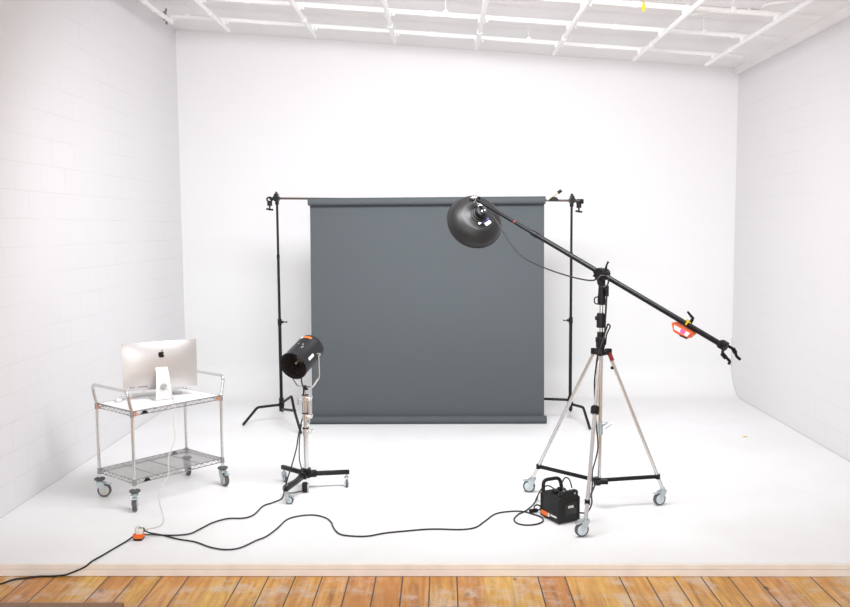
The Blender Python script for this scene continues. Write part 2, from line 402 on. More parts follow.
for cy, xe, lab in zip(crossY[:4], (3.42, 3.45, 3.48, 3.48), cross_lab):
    x0 = -3.09 if cy > 10 else XL+.02
    t = thing('cross_pipe', (0, cy, zp(0)+.055), lab, 'pipe', 'crosswise ceiling pipes')
    mb = MB(); mb.cyl((x0, cy, zp(x0)+.06), (xe, cy, zp(xe)+.06), PIPE_R, n=14)
    for jx in (-2.0, -.1, 1.8, 3.0): mb.cyl((jx-.03, cy, zp(jx-.03)+.06), (jx+.03, cy, zp(jx+.03)+.06), PIPE_R+.006, n=14)
    mb.build('pipe', M_pipe, t)
    for hx in ((-2.9, 1.0) if cy > 10 else (.05, 2.7)):
        mb = MB(); mb.cyl((hx, cy, zp(hx)+.06), (hx, cy, zc(hx)+.01), .006, n=8); mb.box((hx, cy, zc(hx)-.003), (.05, .05, .008)); mb.box((hx, cy, zp(hx)+.07), (.05, .06, .06), bev=.008)
        mb.build('hanger', M_pipe, t)
# dark iron bracket where the pipes meet above the back left corner
b = V((-3.16, 10.12, zp(-3.1)+.05))
mb = MB(); mb.box(b+V((-.005, 0, .01)), (.03, .05, .10), bev=.006); mb.cyl(b+V((.02, -.03, .055)), b+V((.02, -.03, .085)), .012, n=8); mb.cyl(b+V((.02, -.03, -.09)), b+V((.02, -.03, -.06)), .014, n=8)
tag(mb.build('pipe_bracket', mat('aged iron', (.22, .19, .17), .6), origin=b), 'dark iron pipe bracket high in the back left corner', 'bracket')
# thin conduit and yellow tag
t = thing('ceiling_conduit', (1.5, 8.7, zc(1.5)-.03), 'thin white conduit fixed flat to the ceiling between the crosswise pipes', 'pipe')
mb = MB(); mb.cyl((.0, 8.72, zc(0)-.02), (3.15, 8.72, zc(3.15)-.02), .02, n=10); mb.build('conduit', M_pipe, t)
for hx in (.6, 1.5, 2.4, 3.0):
    mb = MB(); mb.box((hx, 8.72, zc(hx)-.018), (.03, .09, .05), bev=.005); mb.build('saddle', M_pipe, t)
mb = MB(); yt = V((1.87, 8.25, zp(1.87)+.06)); mb.tube([yt+V((0, .033*cos(a), .033*sin(a))) for a in [k*pi/6 for k in range(12)]], .008, 6, True)
mb.box(yt+V((0, -.03, -.035)), (.03, .006, .06))
tag(mb.build('yellow_tag', M_yel, origin=yt), 'small yellow tag wrapped round a ceiling pipe', 'tag')
# patched plaster ridges near the right end
mb = MB()
pth = [(2.55, 9.05), (2.72, 8.9), (2.85, 8.95), (3.0, 8.75), (3.12, 8.72), (3.1, 8.5), (3.3, 8.3), (3.45, 8.28)]
mb.tube(spline([(x, y, zc(x)) for x, y in pth], 4), .018, 6)
struct('trim_5', mb, M_ceil, 30)

# ---------------------------------------------------------------- casters
def caster(parent, pos, yaw, r, ztop, style):
    """pos: swivel axis (world x, y); yaw: direction in which the wheel trails"""
    d = V((cos(yaw), sin(yaw), 0)); a = V((-sin(yaw), cos(yaw), 0)); x, y = pos[0], pos[1]; fl = pos[2] if len(pos) > 2 else 0
    wc = V((x, y, fl+r)) + d*(r*.62); wd = r*.30
    M3 = Matrix((d, a, V((0, 0, 1)))).transposed()
    mb = MB()
    zt = fl+2*r+.012
    mb.cyl((x, y, zt), (x, y, ztop), .009, n=10)
    mb.cyl((x, y, zt-.004), (x, y, zt+.010), r*.55, n=16)
    for s in (-1, 1):
        o = a*(s*(wd+.006))
        pl = [(-r*.45, zt-fl), (r*.65, zt-fl), (r*.85, r*1.5), (r*.62+r*.2, r*.85), (r*.62-r*.2, r*.85), (-r*.2, r*1.5)]
        mb.prism(pl, V((x, y, fl)) + o - a*.002, d, V((0, 0, 1)), .004)
    mb.box(V((x, y, zt-.003)) + d*(r*.15), (r*1.25, 2*wd+.016, .006), M3)
    mb.cyl(wc-a*(wd+.012), wc+a*(wd+.012), .007, n=8)
    c = mb.build('caster', M_zinc, parent)
    mb = MB(); mb.lathe(wc-a*wd, a, [(0, r*.74), (0, r*.92), (wd*.35, r), (wd*1.65, r), (2*wd, r*.92), (2*wd, r*.74)], 28, caps=False); mb.build('tyre', M_tyre, c, label='grey rubber tyre')
    mb = MB(); mb.lathe(wc-a*(wd+.002), a, [(-.004, r*.28), (0, r*.30), (.001, r*.70), (.003, r*.76), (2*wd+.001, r*.76), (2*wd+.003, r*.70), (2*wd+.004, r*.30), (2*wd+.008, r*.28)], 24); mb.build('wheel', M_hub if style == 'cart' else M_wheel, c)
    if style != 'small':
        mb = MB(); p0 = V((x, y, fl+r*1.5)) - d*(r*.2)
        q0 = V((x, y, zt-.012)) + d*(r*1.0)
        mb.box(q0, (r*1.1, wd*1.7, .008), M3 @ Matrix.Rotation(radians(14), 3, 'Y'), bev=.002); mb.box(q0+d*(r*.5)+V((0, 0, -.004)), (r*.25, wd*2.4, .01), M3, bev=.002)
        mb.build('brake_pedal', M_zinc, c)
    if style == 'cart':
        mb = MB(); mb.lathe((x, y, zt+.016), (0, 0, 1), [(0, .03), (.006, .044), (.018, .044), (.024, .03)], 24); mb.build('bumper', M_tyre, c, label='dark grey rubber bumper disc')
    return c

# ---------------------------------------------------------------- grey seamless backdrop
YR = 9.88; rx0, rx1 = -1.521, 1.173
t = thing('paper_backdrop', ((rx0+rx1)/2, YR, 0), 'wide dark grey seamless paper backdrop hanging down to the white floor', 'backdrop')
mb = MB(); mb.lathe((rx0, YR, 2.548), (1, 0, 0), [(0, .030), (0, .043), (rx1-rx0, .043), (rx1-rx0, .030)], 32); mb.build('top_roll', M_paper, t)
mb = MB()
x0, x1 = -1.508, 1.166
nx, nz_ = 24, 40; vs = []; th = .0012
for side in (0, 1):
    for j in range(nz_+1):
        z = 2.548 + (.05-2.548)*j/nz_
        for i in range(nx+1):
            fx = i/nx; x = x0+(x1-x0)*fx + .006*(j/nz_)*(1-fx)*-1
            y = YR+.0435 - .092*(j/nz_)**1.3 + .004*sin(fx*7)*sin(j/nz_*3) + .006*((abs(fx-.5)*2)**8) + (th if side else 0)
            vs.append((x, y, z))
N1 = (nx+1)*(nz_+1); fs = []
for j in range(nz_):
    for i in range(nx):
        a = j*(nx+1)+i; fs.append([a, a+1, a+nx+2, a+nx+1]); fs.append([N1+a, N1+a+nx+1, N1+a+nx+2, N1+a+1])
for j in range(nz_):
    a = j*(nx+1); fs.append([a, a+nx+1, N1+a+nx+1, N1+a]); a += nx; fs.append([a, N1+a, N1+a+nx+1, a+nx+1])
mb.raw(vs, fs); mb.build('paper_sheet', M_paper, t, smooth=60)
mb = MB(); mb.lathe((-1.532, YR-.09, .046), (1, 0, 0), [(0, .028), (0, .0445), (1.187+1.532, .0445), (1.187+1.532, .028)], 32); mb.build('bottom_roll', M_paper, t)
mb = MB()
for xx, dd in ((rx0-.001, 1), (rx1-.003, 1)): mb.lathe((xx, YR, 2.548), (dd, 0, 0), [(0, .016), (0, .030), (.004, .030), (.004, .016)], 20, caps=False)
mb.build('core', M_plank, t, label='brown cardboard core end')
# crossbar through the roll
mb = MB(); ca = V((-1.93, YR, 2.592)); cb_ = V((1.56, YR, 2.538)); mb.cyl(ca, cb_, .0125, n=14)
tag(mb.build('crossbar', M_brown, origin=(ca+cb_)/2), 'thin dark crossbar carrying the grey paper roll between two stands', 'bar')
# spring clamp at the right end of the roll
p = V((1.215, YR, 2.543+.012))
t = thing('spring_clamp', p, 'white handled spring clamp gripping the crossbar at the right end of the roll', 'clamp')
M3 = Matrix.Rotation(radians(-37), 3, 'Y')
mb = MB()
mb.tube(round_path([p+V((-.025, -.02, -.01)), p+V((.01, -.02, .015)), p+V((.07, -.02, .055)), p+V((.115, -.02, .085))], .02), .012, 8); mb.build('handle', mat('aged cream plastic', (.50, .44, .36), .5), t)
mb = MB(); mb.cyl(p+V((.095, -.02, .072)), p+V((.135, -.02, .098)), .018, n=12); mb.build('handle_tip', M_black, t, label='black rubber handle tip')
mb = MB(); mb.prism([(-.03, -.02), (.10, -.012), (.10, .004), (.075, .03), (.03, .03)], p+V((0, -.01, -.004)), (1, 0, 0), (0, 0, 1), .024); mb.build('jaw', M_black, t)

# ---------------------------------------------------------------- backdrop stands
def c_stand(px, py, side, legs, label, tilt=0):
    t = thing('backdrop_stand', (px, py, 0), label, 'stand', 'black stands holding the backdrop crossbar')
    mb = MB(); mb.cyl((px, py, .13), (px, py, 1.18), .019, n=16); mb.build('pole', M_black, t)
    mb = MB(); mb.cyl((px, py, 1.14), (px, py, 1.95), .0155, n=14); mb.cyl((px, py, 1.9), (px, py, 2.62), .0135, n=14); mb.cyl((px, py, 1.91), (px, py, 1.95), .0175, n=14); mb.build('riser', M_black, t)
    for z in (1.17,):
        mb = MB(); mb.cyl((px, py, z-.035), (px, py, z+.035), .024, n=16); mb.box((px+side*-.03, py, z), (.03, .022, .03), bev=.004)
        k = mb.build('collar', M_black, t)
        mb = MB(); mb.cyl((px-side*.04, py, z), (px-side*.08, py, z), .006, n=8); mb.cyl((px-side*.08, py-.022, z), (px-side*.08, py+.022, z), .008, n=8); mb.build('knob', M_black, k)
    mb = MB(); mb.cyl((px, py, .125), (px, py, .28), .028, n=18); mb.cyl((px, py, .18), (px, py, .215), .034, n=18); mb.build('hub', M_black, t)
    for L in legs:
        mb = MB(); mb.tube(round_path([V(q) for q in L], .03), .0155, 10); mb.build('leg', M_black, t)
    # grip head around the crossbar with a hanging tee handle
    z = 2.592 if side < 0 else 2.542
    mb = MB(); mb.cyl((px, py-.085, z), (px, py+.03, z), .036, n=20); mb.box((px, py-.03, z+.02), (.05, .06, .07), bev=.008); mb.cyl((px, py-.03, z+.05), (px, py-.03, z+.075), .013, n=8)
    mb.cyl((px, py, z-.07), (px, py, z-.02), .022, n=14)
    mb.build('grip_head', M_black, t)
    mb = MB(); ox = px+side*.075; yy = py-.05
    mb.cyl((px+side*.02, yy, z-.005), (ox, yy, z-.005), .014, n=10)
    mb.tube([V((ox+.03*cos(a), yy, z-.012+.024*sin(a))) for a in [k*pi/8 for k in range(16)]], .010, 8, True) if side < 0 else mb.box((ox+.01, yy, z-.012), (.085, .04, .055), bev=.01)
    mb.cyl((ox, yy, z-.085), (ox, yy, z-.035), .028, n=14)
    mb.cyl((ox, yy, z-.125), (ox, yy, z-.08), .010, n=8); mb.tube([(ox-.038, yy, z-.118), (ox, yy, z-.127), (ox+.038, yy, z-.130)], .011, 8)
    mb.build('tee_handle', M_black, t)
    return t
c_stand(-1.885, 9.93, -1, [
    [(-1.885, 9.93, .20), (-2.14, 9.80, .195), (-2.289, 9.70, .012)],
    [(-1.885, 9.93, .215), (-1.70, 9.556, .372), (-1.645, 9.416, .235), (-1.555, 9.29, .012)],
    [(-1.885, 9.93, .145), (-1.64, 9.425, .235)],
    [(-1.885, 9.93, .20), (-1.95, 10.28, .195), (-1.975, 10.45, .012)]], 'black stand holding the left end of the backdrop crossbar')
c_stand(1.480, 9.95, 1, [
    [(1.480, 9.95, .24), (1.16, 10.02, .24), (.98, 10.06, .012)],
    [(1.492, 9.95, .19), (1.575, 9.60, .225), (1.628, 9.458, .012)],
    [(1.492, 9.95, .17), (1.53, 10.28, .17), (1.555, 10.42, .012)]], 'black stand holding the right end of the backdrop crossbar')

# ---------------------------------------------------------------- wire utility cart
ang = radians(51.0); cu = V((cos(ang), sin(ang), 0)); cv = V((sin(ang), -cos(ang), 0)); CC = V((-2.422, 7.262, 0)); CL, CW = .861, .539
def cp(a, b, z): return CC + cu*(CL*a) + cv*(CW*b) + V((0, 0, z))     # a, b in -.5 .. .5
t = cart = thing('utility_cart', CC, 'chrome wire utility cart on casters standing by the left wall', 'cart')
CORN = [(-.5, -.5), (-.5, .5), (.5, -.5), (.5, .5)]
cast_yaw = [radians(5), radians(-75), radians(-60), radians(-50)]
for (a, b), yw in zip(CORN, cast_yaw):
    mb = MB(); p0 = cp(a, b, .150); p1 = cp(a, b, .80); mb.cyl(p0, p1, .0128, n=16)
    for z in [.25+.0254*2*k for k in range(11)]: mb.cyl(cp(a, b, z), cp(a, b, z+.003), .0134, n=12)
    mb.build('post', M_chrome, t)
    q = cp(a, b, 0); caster(t, (q.x, q.y), yw, .057, .155, 'cart')
def shelf(z, name):
    mb = MB(); r1 = .0042
    for dz in (0, -.032):
        mb.tube([cp(-.5, -.5, z+dz), cp(.5, -.5, z+dz), cp(.5, .5, z+dz), cp(-.5, .5, z+dz)], r1, 8, True)
    def zig(A, B, n):
        pts = []
        for k in range(2*n+1):
            q = A.lerp(B, k/(2*n)); pts.append(q + V((0, 0, 0 if k % 2 else -.032)))
        mb.tube(pts, .003, 6)
    zig(cp(-.5, -.5, z), cp(.5, -.5, z), 14); zig(cp(-.5, .5, z), cp(.5, .5, z), 14)
    zig(cp(-.5, -.5, z), cp(-.5, .5, z), 9); zig(cp(.5, -.5, z), cp(.5, .5, z), 9)
    for k in range(1, 22):
        b = -.5+k/22; mb.tube([cp(-.5, b, z-.003), cp(.5, b, z-.003)], .0025, 6)
    for a in (-.25, 0, .25): mb.tube([cp(a, -.5, z-.008), cp(a, .5, z-.008)], .0035, 6)
    for (a, b) in CORN: mb.lathe(cp(a, b, z-.042), (0, 0, 1), [(0, .0175), (.05, .0155)], 16)
    return mb.build('wire_shelf', M_wire, t)
s_low = shelf(.240, 'low'); s_top = shelf(.797, 'top')
for sh, z, spots in ((s_low, .240, ((-.37, .502), (.35, -.49))), (s_top, .797, ((-.37, .502),))):
    for (a, b) in spots:
        mb = MB(); q = cp(a, b, z-.016); mb.prism([(-.035, -.012), (.035, -.012), (.012, .012), (-.012, .012)], q, cu, V((0, 0, 1)), .006 if b > 0 else -.006); mb.build('label_holder', M_black, sh, label='small black label plate')
for (a, b) in ((-.462, .505), (-.505, -.44), (.47, .505), (.30, -.48)):
    mb = MB(); mb.box(cp(a, b, .776), (.012, .012, .034), Matrix.Rotation(ang, 3, 'Z')); mb.build('tape_marker', M_tape, s_top, label='orange tape mark')
mb = MB(); mb.box(cp(0, 0, .8005), (CL-.03, CW-.03, .003), Matrix.Rotation(ang, 3, 'Z')); mb.build('shelf_liner', M_mat, t, label='white plastic sheet on the top shelf')
for s in (-1, 1):
    mb = MB(); ou = cu*(s*.035)
    pts = round_path([cp(.5*s, -.5, .795), cp(.5*s, -.5, .86)+ou*.5, cp(.5*s, -.5, .968)+ou, cp(.5*s, .5, .968)+ou, cp(.5*s, .5, .86)+ou*.5, cp(.5*s, .5, .795)], .055, 6)
    mb.tube(pts, .0128, 12); mb.build('handle', M_chrome, t)

# ---------------------------------------------------------------- desktop computer, back to the camera
ca_ = radians(30.5)                                  # screen plane turned so its right side is further away
ex = V((cos(ca_), sin(ca_), 0)); bk = V((sin(ca_), -cos(ca_), 0)); ZS = .802
pc = V((-2.429, 7.318, 1.088)); foot = V((pc.x, pc.y, ZS)) + bk*.112
DC = foot - bk*.115 ; DC.z = 0
tiltm = radians(1)
ez = (V((0, 0, 1))*cos(tiltm) + bk*sin(tiltm)).normalized()   # top leans a little towards the camera side
# place the panel centre
WD, HD = .628, .412
t = thing('desktop_computer', (DC.x, DC.y, ZS), 'silver desktop computer standing back to front on the wire cart', 'computer')
mb = MB(); nb = ez.cross(ex); nb = nb if nb.dot(bk) > 0 else -nb
NX, NZ = 28, 18; vs = []; fs = []
def dome(u_, v_): return .006 + .040*(1-abs(u_)**2.6)*(1-abs(v_)**2.6)
for j in range(NZ+1):
    for i in range(NX+1):
        u_ = -1+2*i/NX; v_ = -1+2*j/NZ
        vs.append(pc + ex*(u_*WD/2) + ez*(v_*HD/2) + nb*dome(u_, v_))
for j in range(NZ):
    for i in range(NX):
        a = j*(NX+1)+i; fs.append([a, a+1, a+NX+2, a+NX+1])
n0 = len(vs)
rim = [j*(NX+1) if False else 0 for j in range(0)]
border = [i for i in range(NX+1)] + [j*(NX+1)+NX for j in range(1, NZ+1)] + [NZ*(NX+1)+i for i in range(NX-1, -1, -1)] + [j*(NX+1) for j in range(NZ-1, 0, -1)]
for k in border:
    p_ = vs[k]; d_ = (p_-pc).dot(nb); vs.append(p_ - nb*(d_))
m_ = len(border)
for k in range(m_): fs.append([border[k], border[(k+1) % m_], n0+(k+1) % m_, n0+k])
fs.append([n0+k for k in range(m_)])
mb.raw(vs, fs); case = mb.build('case', M_alu, t, smooth=50)
mb = MB(); mb.prism([(-WD/2+.006, -HD/2+.006), (WD/2-.006, -HD/2+.006), (WD/2-.006, HD/2-.006), (-WD/2+.006, HD/2-.006)], pc - nb*.0005, ex, ez, .003 if ex.cross(ez).dot(nb) < 0 else -.003)
mb.build('screen', M_glass, t)
# logo: apple with a bite and a leaf
def arc(cx, cy, r, a0, a1, n): return [(cx+r*cos(radians(a0+(a1-a0)*k/n)), cy+r*sin(radians(a0+(a1-a0)*k/n))) for k in range(n+1)]
ap = []
body = [(0, .72), (.18, .82), (.45, .86), (.72, .78), (.86, .62), (.70, .48), (.58, .22), (.62, -.08), (.78, -.30), (.95, -.38), (.82, -.68), (.62, -.95), (.42, -1.06), (.22, -1.02), (0, -.95), (-.22, -1.02), (-.42, -1.06), (-.62, -.95), (-.86, -.62), (-1.0, -.2), (-1.0, .2), (-.88, .58), (-.66, .80), (-.40, .86), (-.16, .80)]
lsc = .026; lc = pc + ez*.098 + ex*.004 + nb*(dome(0, .36)+.001)
mb = MB(); sgn = 1 if ex.cross(ez).dot(nb) > 0 else -1
mb.prism([(x*lsc, y*lsc) for x, y in body], lc, ex, ez, .002*sgn)
mb.prism([(x*lsc, y*lsc) for x, y in [(.02, .98), (.22, 1.04), (.42, 1.24), (.46, 1.50), (.24, 1.42), (.04, 1.22)]], lc, ex, ez, .002*sgn)
mb.build('logo', M_logo, case, smooth=0, label='black apple logo')
for k, (x, wdt) in enumerate([(-.250, .012), (-.228, .010), (-.19, .008), (-.175, .008), (-.16, .008), (-.145, .008), (-.125, .014)]):
    u_ = x/(WD/2); v_ = -.172/(HD/2); mb = MB(); mb.box(pc + ex*x - ez*.172 + nb*(dome(u_, v_)+.0005), (wdt, .004, .008), Matrix((ex, nb, ez)).transposed()); mb.build('port', M_dark, case, smooth=0)
# stand: bent plate, neck at the back and foot under the screen
hinge = pc - ez*.02 - ex*0 ; hinge = DC + V((0, 0, 0)) - ex*0
mb = MB(); s0 = foot + ex*0
def sv(a, b, z): return V((foot.x, foot.y, ZS)) + ex*a - bk*b + V((0, 0, z))   # a: sideways, b: away from the camera, z up
tn = .010
top_b = .075
neck = [(.0, .012), (.010, .10), (.03, .20), (top_b, .292)]
pr = []
for (b_, z_), hw in zip([(.0, .004), (.004, .10), (.020, .19), (.060, .272)], (.070, .062, .055, .049)): pr.append((b_, z_, hw))
vs = []; fs = []
for (b_, z_, hw) in pr:
    vs += [sv(-hw, b_, z_), sv(hw, b_, z_), sv(hw, b_+tn, z_), sv(-hw, b_+tn, z_)]
for i in range(3):
    for k in range(4): fs.append([i*4+k, i*4+(k+1) % 4, (i+1)*4+(k+1) % 4, (i+1)*4+k])
fs += [[0, 1, 2, 3], [15, 14, 13, 12]]
mb.raw(vs, fs)
st = mb.build('stand_neck', M_alu2, t, smooth=30, label='pale stand neck')
mb = MB(); mb.box(sv(-.0, .095, .005), (.17, .20, .009), Matrix((ex, -bk, V((0, 0, 1)))).transposed(), bev=.003); mb.build('stand_foot', M_alu, t)
mb = MB(); hc = sv(-.002, -.002, .115); mb.lathe(hc, bk, [(0, .030), (.004, .030), (.006, .026)], 24); mb.lathe(hc+bk*.004, bk, [(0, .018), (.012, .016)], 16); mb.build('cable_port', mat('grey ring', (.42, .43, .43), .4, .3), st, label='grey round cable port')
# keyboard and mouse on the shelf
kc = onz(157, 393.2, ZS+.006)
kx = V((cos(radians(19)), sin(radians(19)), 0)); ky = V((-kx.y, kx.x, 0)); MK = Matrix((kx, ky, V((0, 0, 1)))).transposed()
t = thing('keyboard', (kc.x, kc.y, ZS), 'pale flat keyboard lying behind the computer stand on the cart', 'keyboard')
mb = MB(); mb.box(V((kc.x, kc.y, ZS+.005)), (.43, .115, .008), MK, bev=.002); mb.build('base', M_cream, t)
mb = MB()
for r_ in range(5):
    for c_ in range(18): mb.box(V((kc.x, kc.y, ZS+.0105)) + kx*((c_-8.5)*.0232) + ky*((r_-2)*.021), (.019, .017, .003), MK)
tag(mb.build('keys', M_white, t, smooth=0))
ms = onz(119, 399.5, ZS+.01)
mb = MB(); mb.lathe((ms.x, ms.y, ZS), (0, 0, 1), [(0, .030), (.008, .036), (.018, .030), (.025, .016), (.027, .002)], 20)
for v in mb.b.verts: v.co = V((ms.x, ms.y, 0)) + (kx*((v.co-V((ms.x, ms.y, 0))).x*.8)+ky*((v.co-V((ms.x, ms.y, 0))).y*1.4)) + V((0, 0, v.co.z))
tag(mb.build('computer_mouse', M_white, origin=(ms.x, ms.y, ZS)), 'small white mouse at the left end of the cart top', 'mouse')
mb = MB(); mb.tube(spline([onz(u, v, ZS+.004) for u, v in ((124, 399.5), (119, 402.5), (114.5, 402), (117, 398.5), (124, 396.5), (131, 397.5), (138, 396.5), (146, 393.5), (143, 390.5), (140, 389))]), .0022, 6)
tag(mb.build('mouse_cable', M_wcable, origin=(ms.x, ms.y, ZS)), 'thin pale cable curling over the top shelf of the cart', 'cable')

# ---------------------------------------------------------------- boom stand
t = bst = thing('boom_stand', (1.22, 6.78, 0), 'tall silver tripod stand on three casters carrying the long black boom', 'stand')
BX, BY = 1.25, 6.79
stems = [V((.761, 7.201, .125)), V((1.775, 6.87, .125)), V((1.036, 6.154, .125))]
crown = V((BX, BY, 1.262))
for s in stems:
    d = V((s.x-BX, s.y-BY, 0)).normalized(); a0 = crown + d*.062 + V((0, 0, -.01))
    mb = MB(); mb.cyl(a0, s, .0150, n=16); lg = mb.build('leg', M_steel, t)
    mb = MB(); mb.cyl(s+V((0, 0, -.012)), s+V((0, 0, .02)), .016, n=14); mb.build('leg_socket', M_zinc, lg)
    tt = (a0.z-.235)/(a0.z-s.z); q = a0.lerp(s, tt)
    mb = MB(); hb = V((BX-.02, BY-.0, .225)); side = V((-d.y, d.x, 0))*.0
    r_ = .0145 if s is not stems[2] else .008
    M3 = None
    dv = (q-hb); L_ = dv.length; dx = dv.normalized(); dy = V((0, 0, 1)).cross(dx).normalized(); dz = dx.cross(dy)
    mb.box((q+hb)/2, (L_, r_*1.6, r_*2), Matrix((dx, dy, dz)).transposed(), bev=.003); mb.cyl(q-V((0, 0, .02)), q+V((0, 0, .02)), .020, n=12)
    mb.build('spreader', M_black, t)
for s, yw, k in ((stems[0], radians(170), 0), (stems[1], radians(200), 1), (stems[2], radians(195), 2)):
    caster(t, (s.x, s.y), yw, .052, .14, 'boom')
legC0 = crown + V((stems[2].x-BX, stems[2].y-BY, 0)).normalized()*.062; qa = legC0.lerp(stems[2], .335); qb = legC0.lerp(stems[2], .385)
mb = MB(); mb.lathe(qa, qb-qa, [(0, .026), (.01, .034), ((qb-qa).length-.01, .034), ((qb-qa).length, .026)], 20); mb.build('leg_sleeve', M_black, t)
legB0 = crown + V((stems[1].x-BX, stems[1].y-BY, 0)).normalized()*.062
mb = MB(); mb.cyl(legB0, legB0.lerp(stems[1], .062), .0185, n=14); mb.build('leg_cuff', M_red, t, label='red cuff at the top of the right leg')
mb = MB(); q = legB0.lerp(stems[1], .09)+V((-.01, 0, -.015)); mb.cyl(q+V((0, 0, .04)), q, .003, n=6); mb.lathe(q, (0, 0, -1), [(0, .004), (.006, .014), (.02, .014), (.026, .006)], 12); mb.build('hanging_knob', M_black, t)
mb = MB(); mb.cyl((BX-.004, BY, .20), (BX, BY, 1.25), .0165, n=18); mb.build('column', M_chrome, t)
mb = MB(); mb.cyl((BX-.02, BY, .19), (BX-.02, BY, .25), .03, n=18); mb.box((BX+.01, BY-.03, .222), (.10, .04, .035), bev=.006); mb.build('spreader_hub', M_black, t)
mb = MB(); mb.cyl((BX, BY, .60), (BX, BY, .70), .022, n=16); mb.box((BX+.035, BY-.01, .685), (.05, .02, .03), bev=.004); mb.cyl((BX+.03, BY-.03, .66), (BX+.08, BY-.03, .695), .012, n=10); mb.cyl((BX-.05, BY, .67), (BX-.01, BY, .67), .01, n=8); mb.build('column_clamp', M_zinc, t)
mb = MB(); mb.lathe((BX, BY, 1.235), (0, 0, 1), [(0, .035), (.01, .05), (.035, .05), (.045, .03)], 24)
for s in stems:
    d = V((s.x-BX, s.y-BY, 0)).normalized(); mb.box(crown+d*.06, (.05, .034, .05), Matrix.Rotation(atan2(d.y, d.x), 3, 'Z'), bev=.006)
mb.build('crown', M_black, t)
mb = MB(); mb.lathe((BX-.005, BY, 1.275), (0, 0, 1), [(0, .032), (.02, .032), (.03, .036), (.10, .036), (.105, .028), (.145, .028)], 20); mb.box((BX-.035, BY-.01, 1.36), (.02, .03, .04), bev=.003); mb.build('lower_collar', M_blackp, t)
mb = MB(); mb.cyl((BX, BY, 1.40), (BX, BY, 1.80), .0165, n=16); mb.build('riser', M_chrome, t)
mb = MB(); mb.lathe((BX-.005, BY, 1.455), (0, 0, 1), [(0, .026), (.0, .033), (.10, .033), (.115, .026)], 20); mb.box((BX-.036, BY-.01, 1.53), (.03, .03, .03), bev=.004); mb.build('middle_collar', M_blackp, t)
mb = MB(); mb.tube(round_path([(BX+.03, BY-.02, 1.32), (BX+.035, BY-.03, 1.40), (BX+.065, BY-.035, 1.47), (BX+.045, BY-.035, 1.49), (BX+.02, BY-.03, 1.40)], .01), .006, 8); mb.build('lever', M_black, t)
mb = MB(); mb.lathe((BX, BY, 1.635), (0, 0, 1), [(0, .022), (.0, .030), (.03, .033), (.09, .028), (.16, .024)], 20); mb.box((BX+.037, BY-.02, 1.745), (.026, .03, .085), bev=.004); mb.build('head_collar', M_blackp, t)
mb = MB(); mb.tube(round_path([(BX-.02, BY-.02, 1.70), (BX-.06, BY-.02, 1.695), (BX-.06, BY-.02, 1.645), (BX-.01, BY-.02, 1.64)], .02), .005, 8); mb.build('ring', M_black, t)
mb = MB(); mb.cyl((BX+.02, BY-.02, 1.37), (BX+.028, BY-.02, 1.64), .004, n=6); mb.build('lanyard', M_black, t)

# ---------------------------------------------------------------- boom arm
BL, BC, BR = V((.285, 7.70, 2.505)), V((1.253, 6.80, 1.876)), V((2.003, 6.104, 1.389))
bd = (BR-BL).normalized()
t = thing('lighting_boom', BC, 'long black boom arm slanting down to the right across the tall stand', 'boom')
J = BL + bd*.72
mb = MB(); mb.cyl(J, BR, .0205, n=18); mb.cyl(J-bd*.01, J+bd*.05, .0245, n=18); tube_ = mb.build('outer_tube', M_black, t)
mb = MB(); mb.cyl(BL, J+bd*.1, .0165, n=16); mb.build('inner_tube', M_black, t)
mb = MB(); mb.cyl(BL+bd*.50, BL+bd*.51, .0169, n=14); mb.build('red_mark', mat('dull red paint', (.30, .03, .02), .5), t, label='small red mark on the inner tube')
sd = V((0, 0, 1)).cross(bd).normalized(); un = bd.cross(sd); un = un if un.z > 0 else -un
MBm = Matrix((bd, sd, un)).transposed()
mb = MB(); mb.box(BC, (.09, .075, .075), MBm, bev=.012); mb.cyl(BC-sd*.05, BC+sd*.05, .045, n=24); mb.cyl(BC+V((0, 0, -.11)), BC, .027, n=16)
for a in range(8):
    pp = BC - sd*.052 + bd*(.038*cos(a*pi/4)) + un*(.038*sin(a*pi/4)); mb.cyl(pp, pp-sd*.012, .008, n=8)
cl = mb.build('swivel_clamp', M_blackp, t)
mb = MB(); mb.tube([BC+V((.02, -.03, .03)), BC+V((.03, -.035, .075)), BC+V((.042, -.035, .098))], [.011, .007, .009], 8); mb.build('clamp_lever', M_black, cl)
mb = MB(); mb.cyl(BR-bd*.06, BR+bd*.005, .025, n=18); mb.box(BR-bd*.025+un*.005, (.055, .06, .06), MBm, bev=.008); mb.cyl(BR-bd*.03+sd*.03, BR-bd*.03-sd*.05, .016, n=12); ec = mb.build('end_clamp', M_blackp, t)
def onp(u, v, d=6.02): return ony(u, v, d)
mb = MB(); mb.tube(round_path([onp(724.5, 347), onp(721.8, 353), onp(730, 361.3), onp(728.7, 364.6)], .02), [.0105]*14, 8); mb.cyl(onp(722, 353.5), onp(726, 358), .016, n=10); mb.build('crank_handle', M_black, ec)
mb = MB(); mb.tube(round_path([onp(728, 346), onp(734.5, 349.5), onp(736.5, 356.5), onp(740.3, 359.5)], .02), [.0105]*14, 8); mb.cyl(onp(733, 348.5), onp(735.5, 353), .015, n=10); mb.build('crank_handle', M_black, ec)
# grip lever and yellow strap for the weight
def onb(u):      # point of the boom axis at picture column u
    best = min(range(1001), key=lambda k: abs(((lambda q: CXP+FPX*(q-CP).dot(RT)/(q-CP).dot(FW))(BL.lerp(BR, k/1000)))-u)); return BL.lerp(BR, best/1000)
pb = onb(689)
mb = MB(); mb.tube([pb+un*.012, pb+un*.05+bd*.003, pb+un*.062+bd*.004, pb+un*.085-bd*.055], [.012, .013, .012, .008], 8); mb.build('locking_lever', M_black, t)
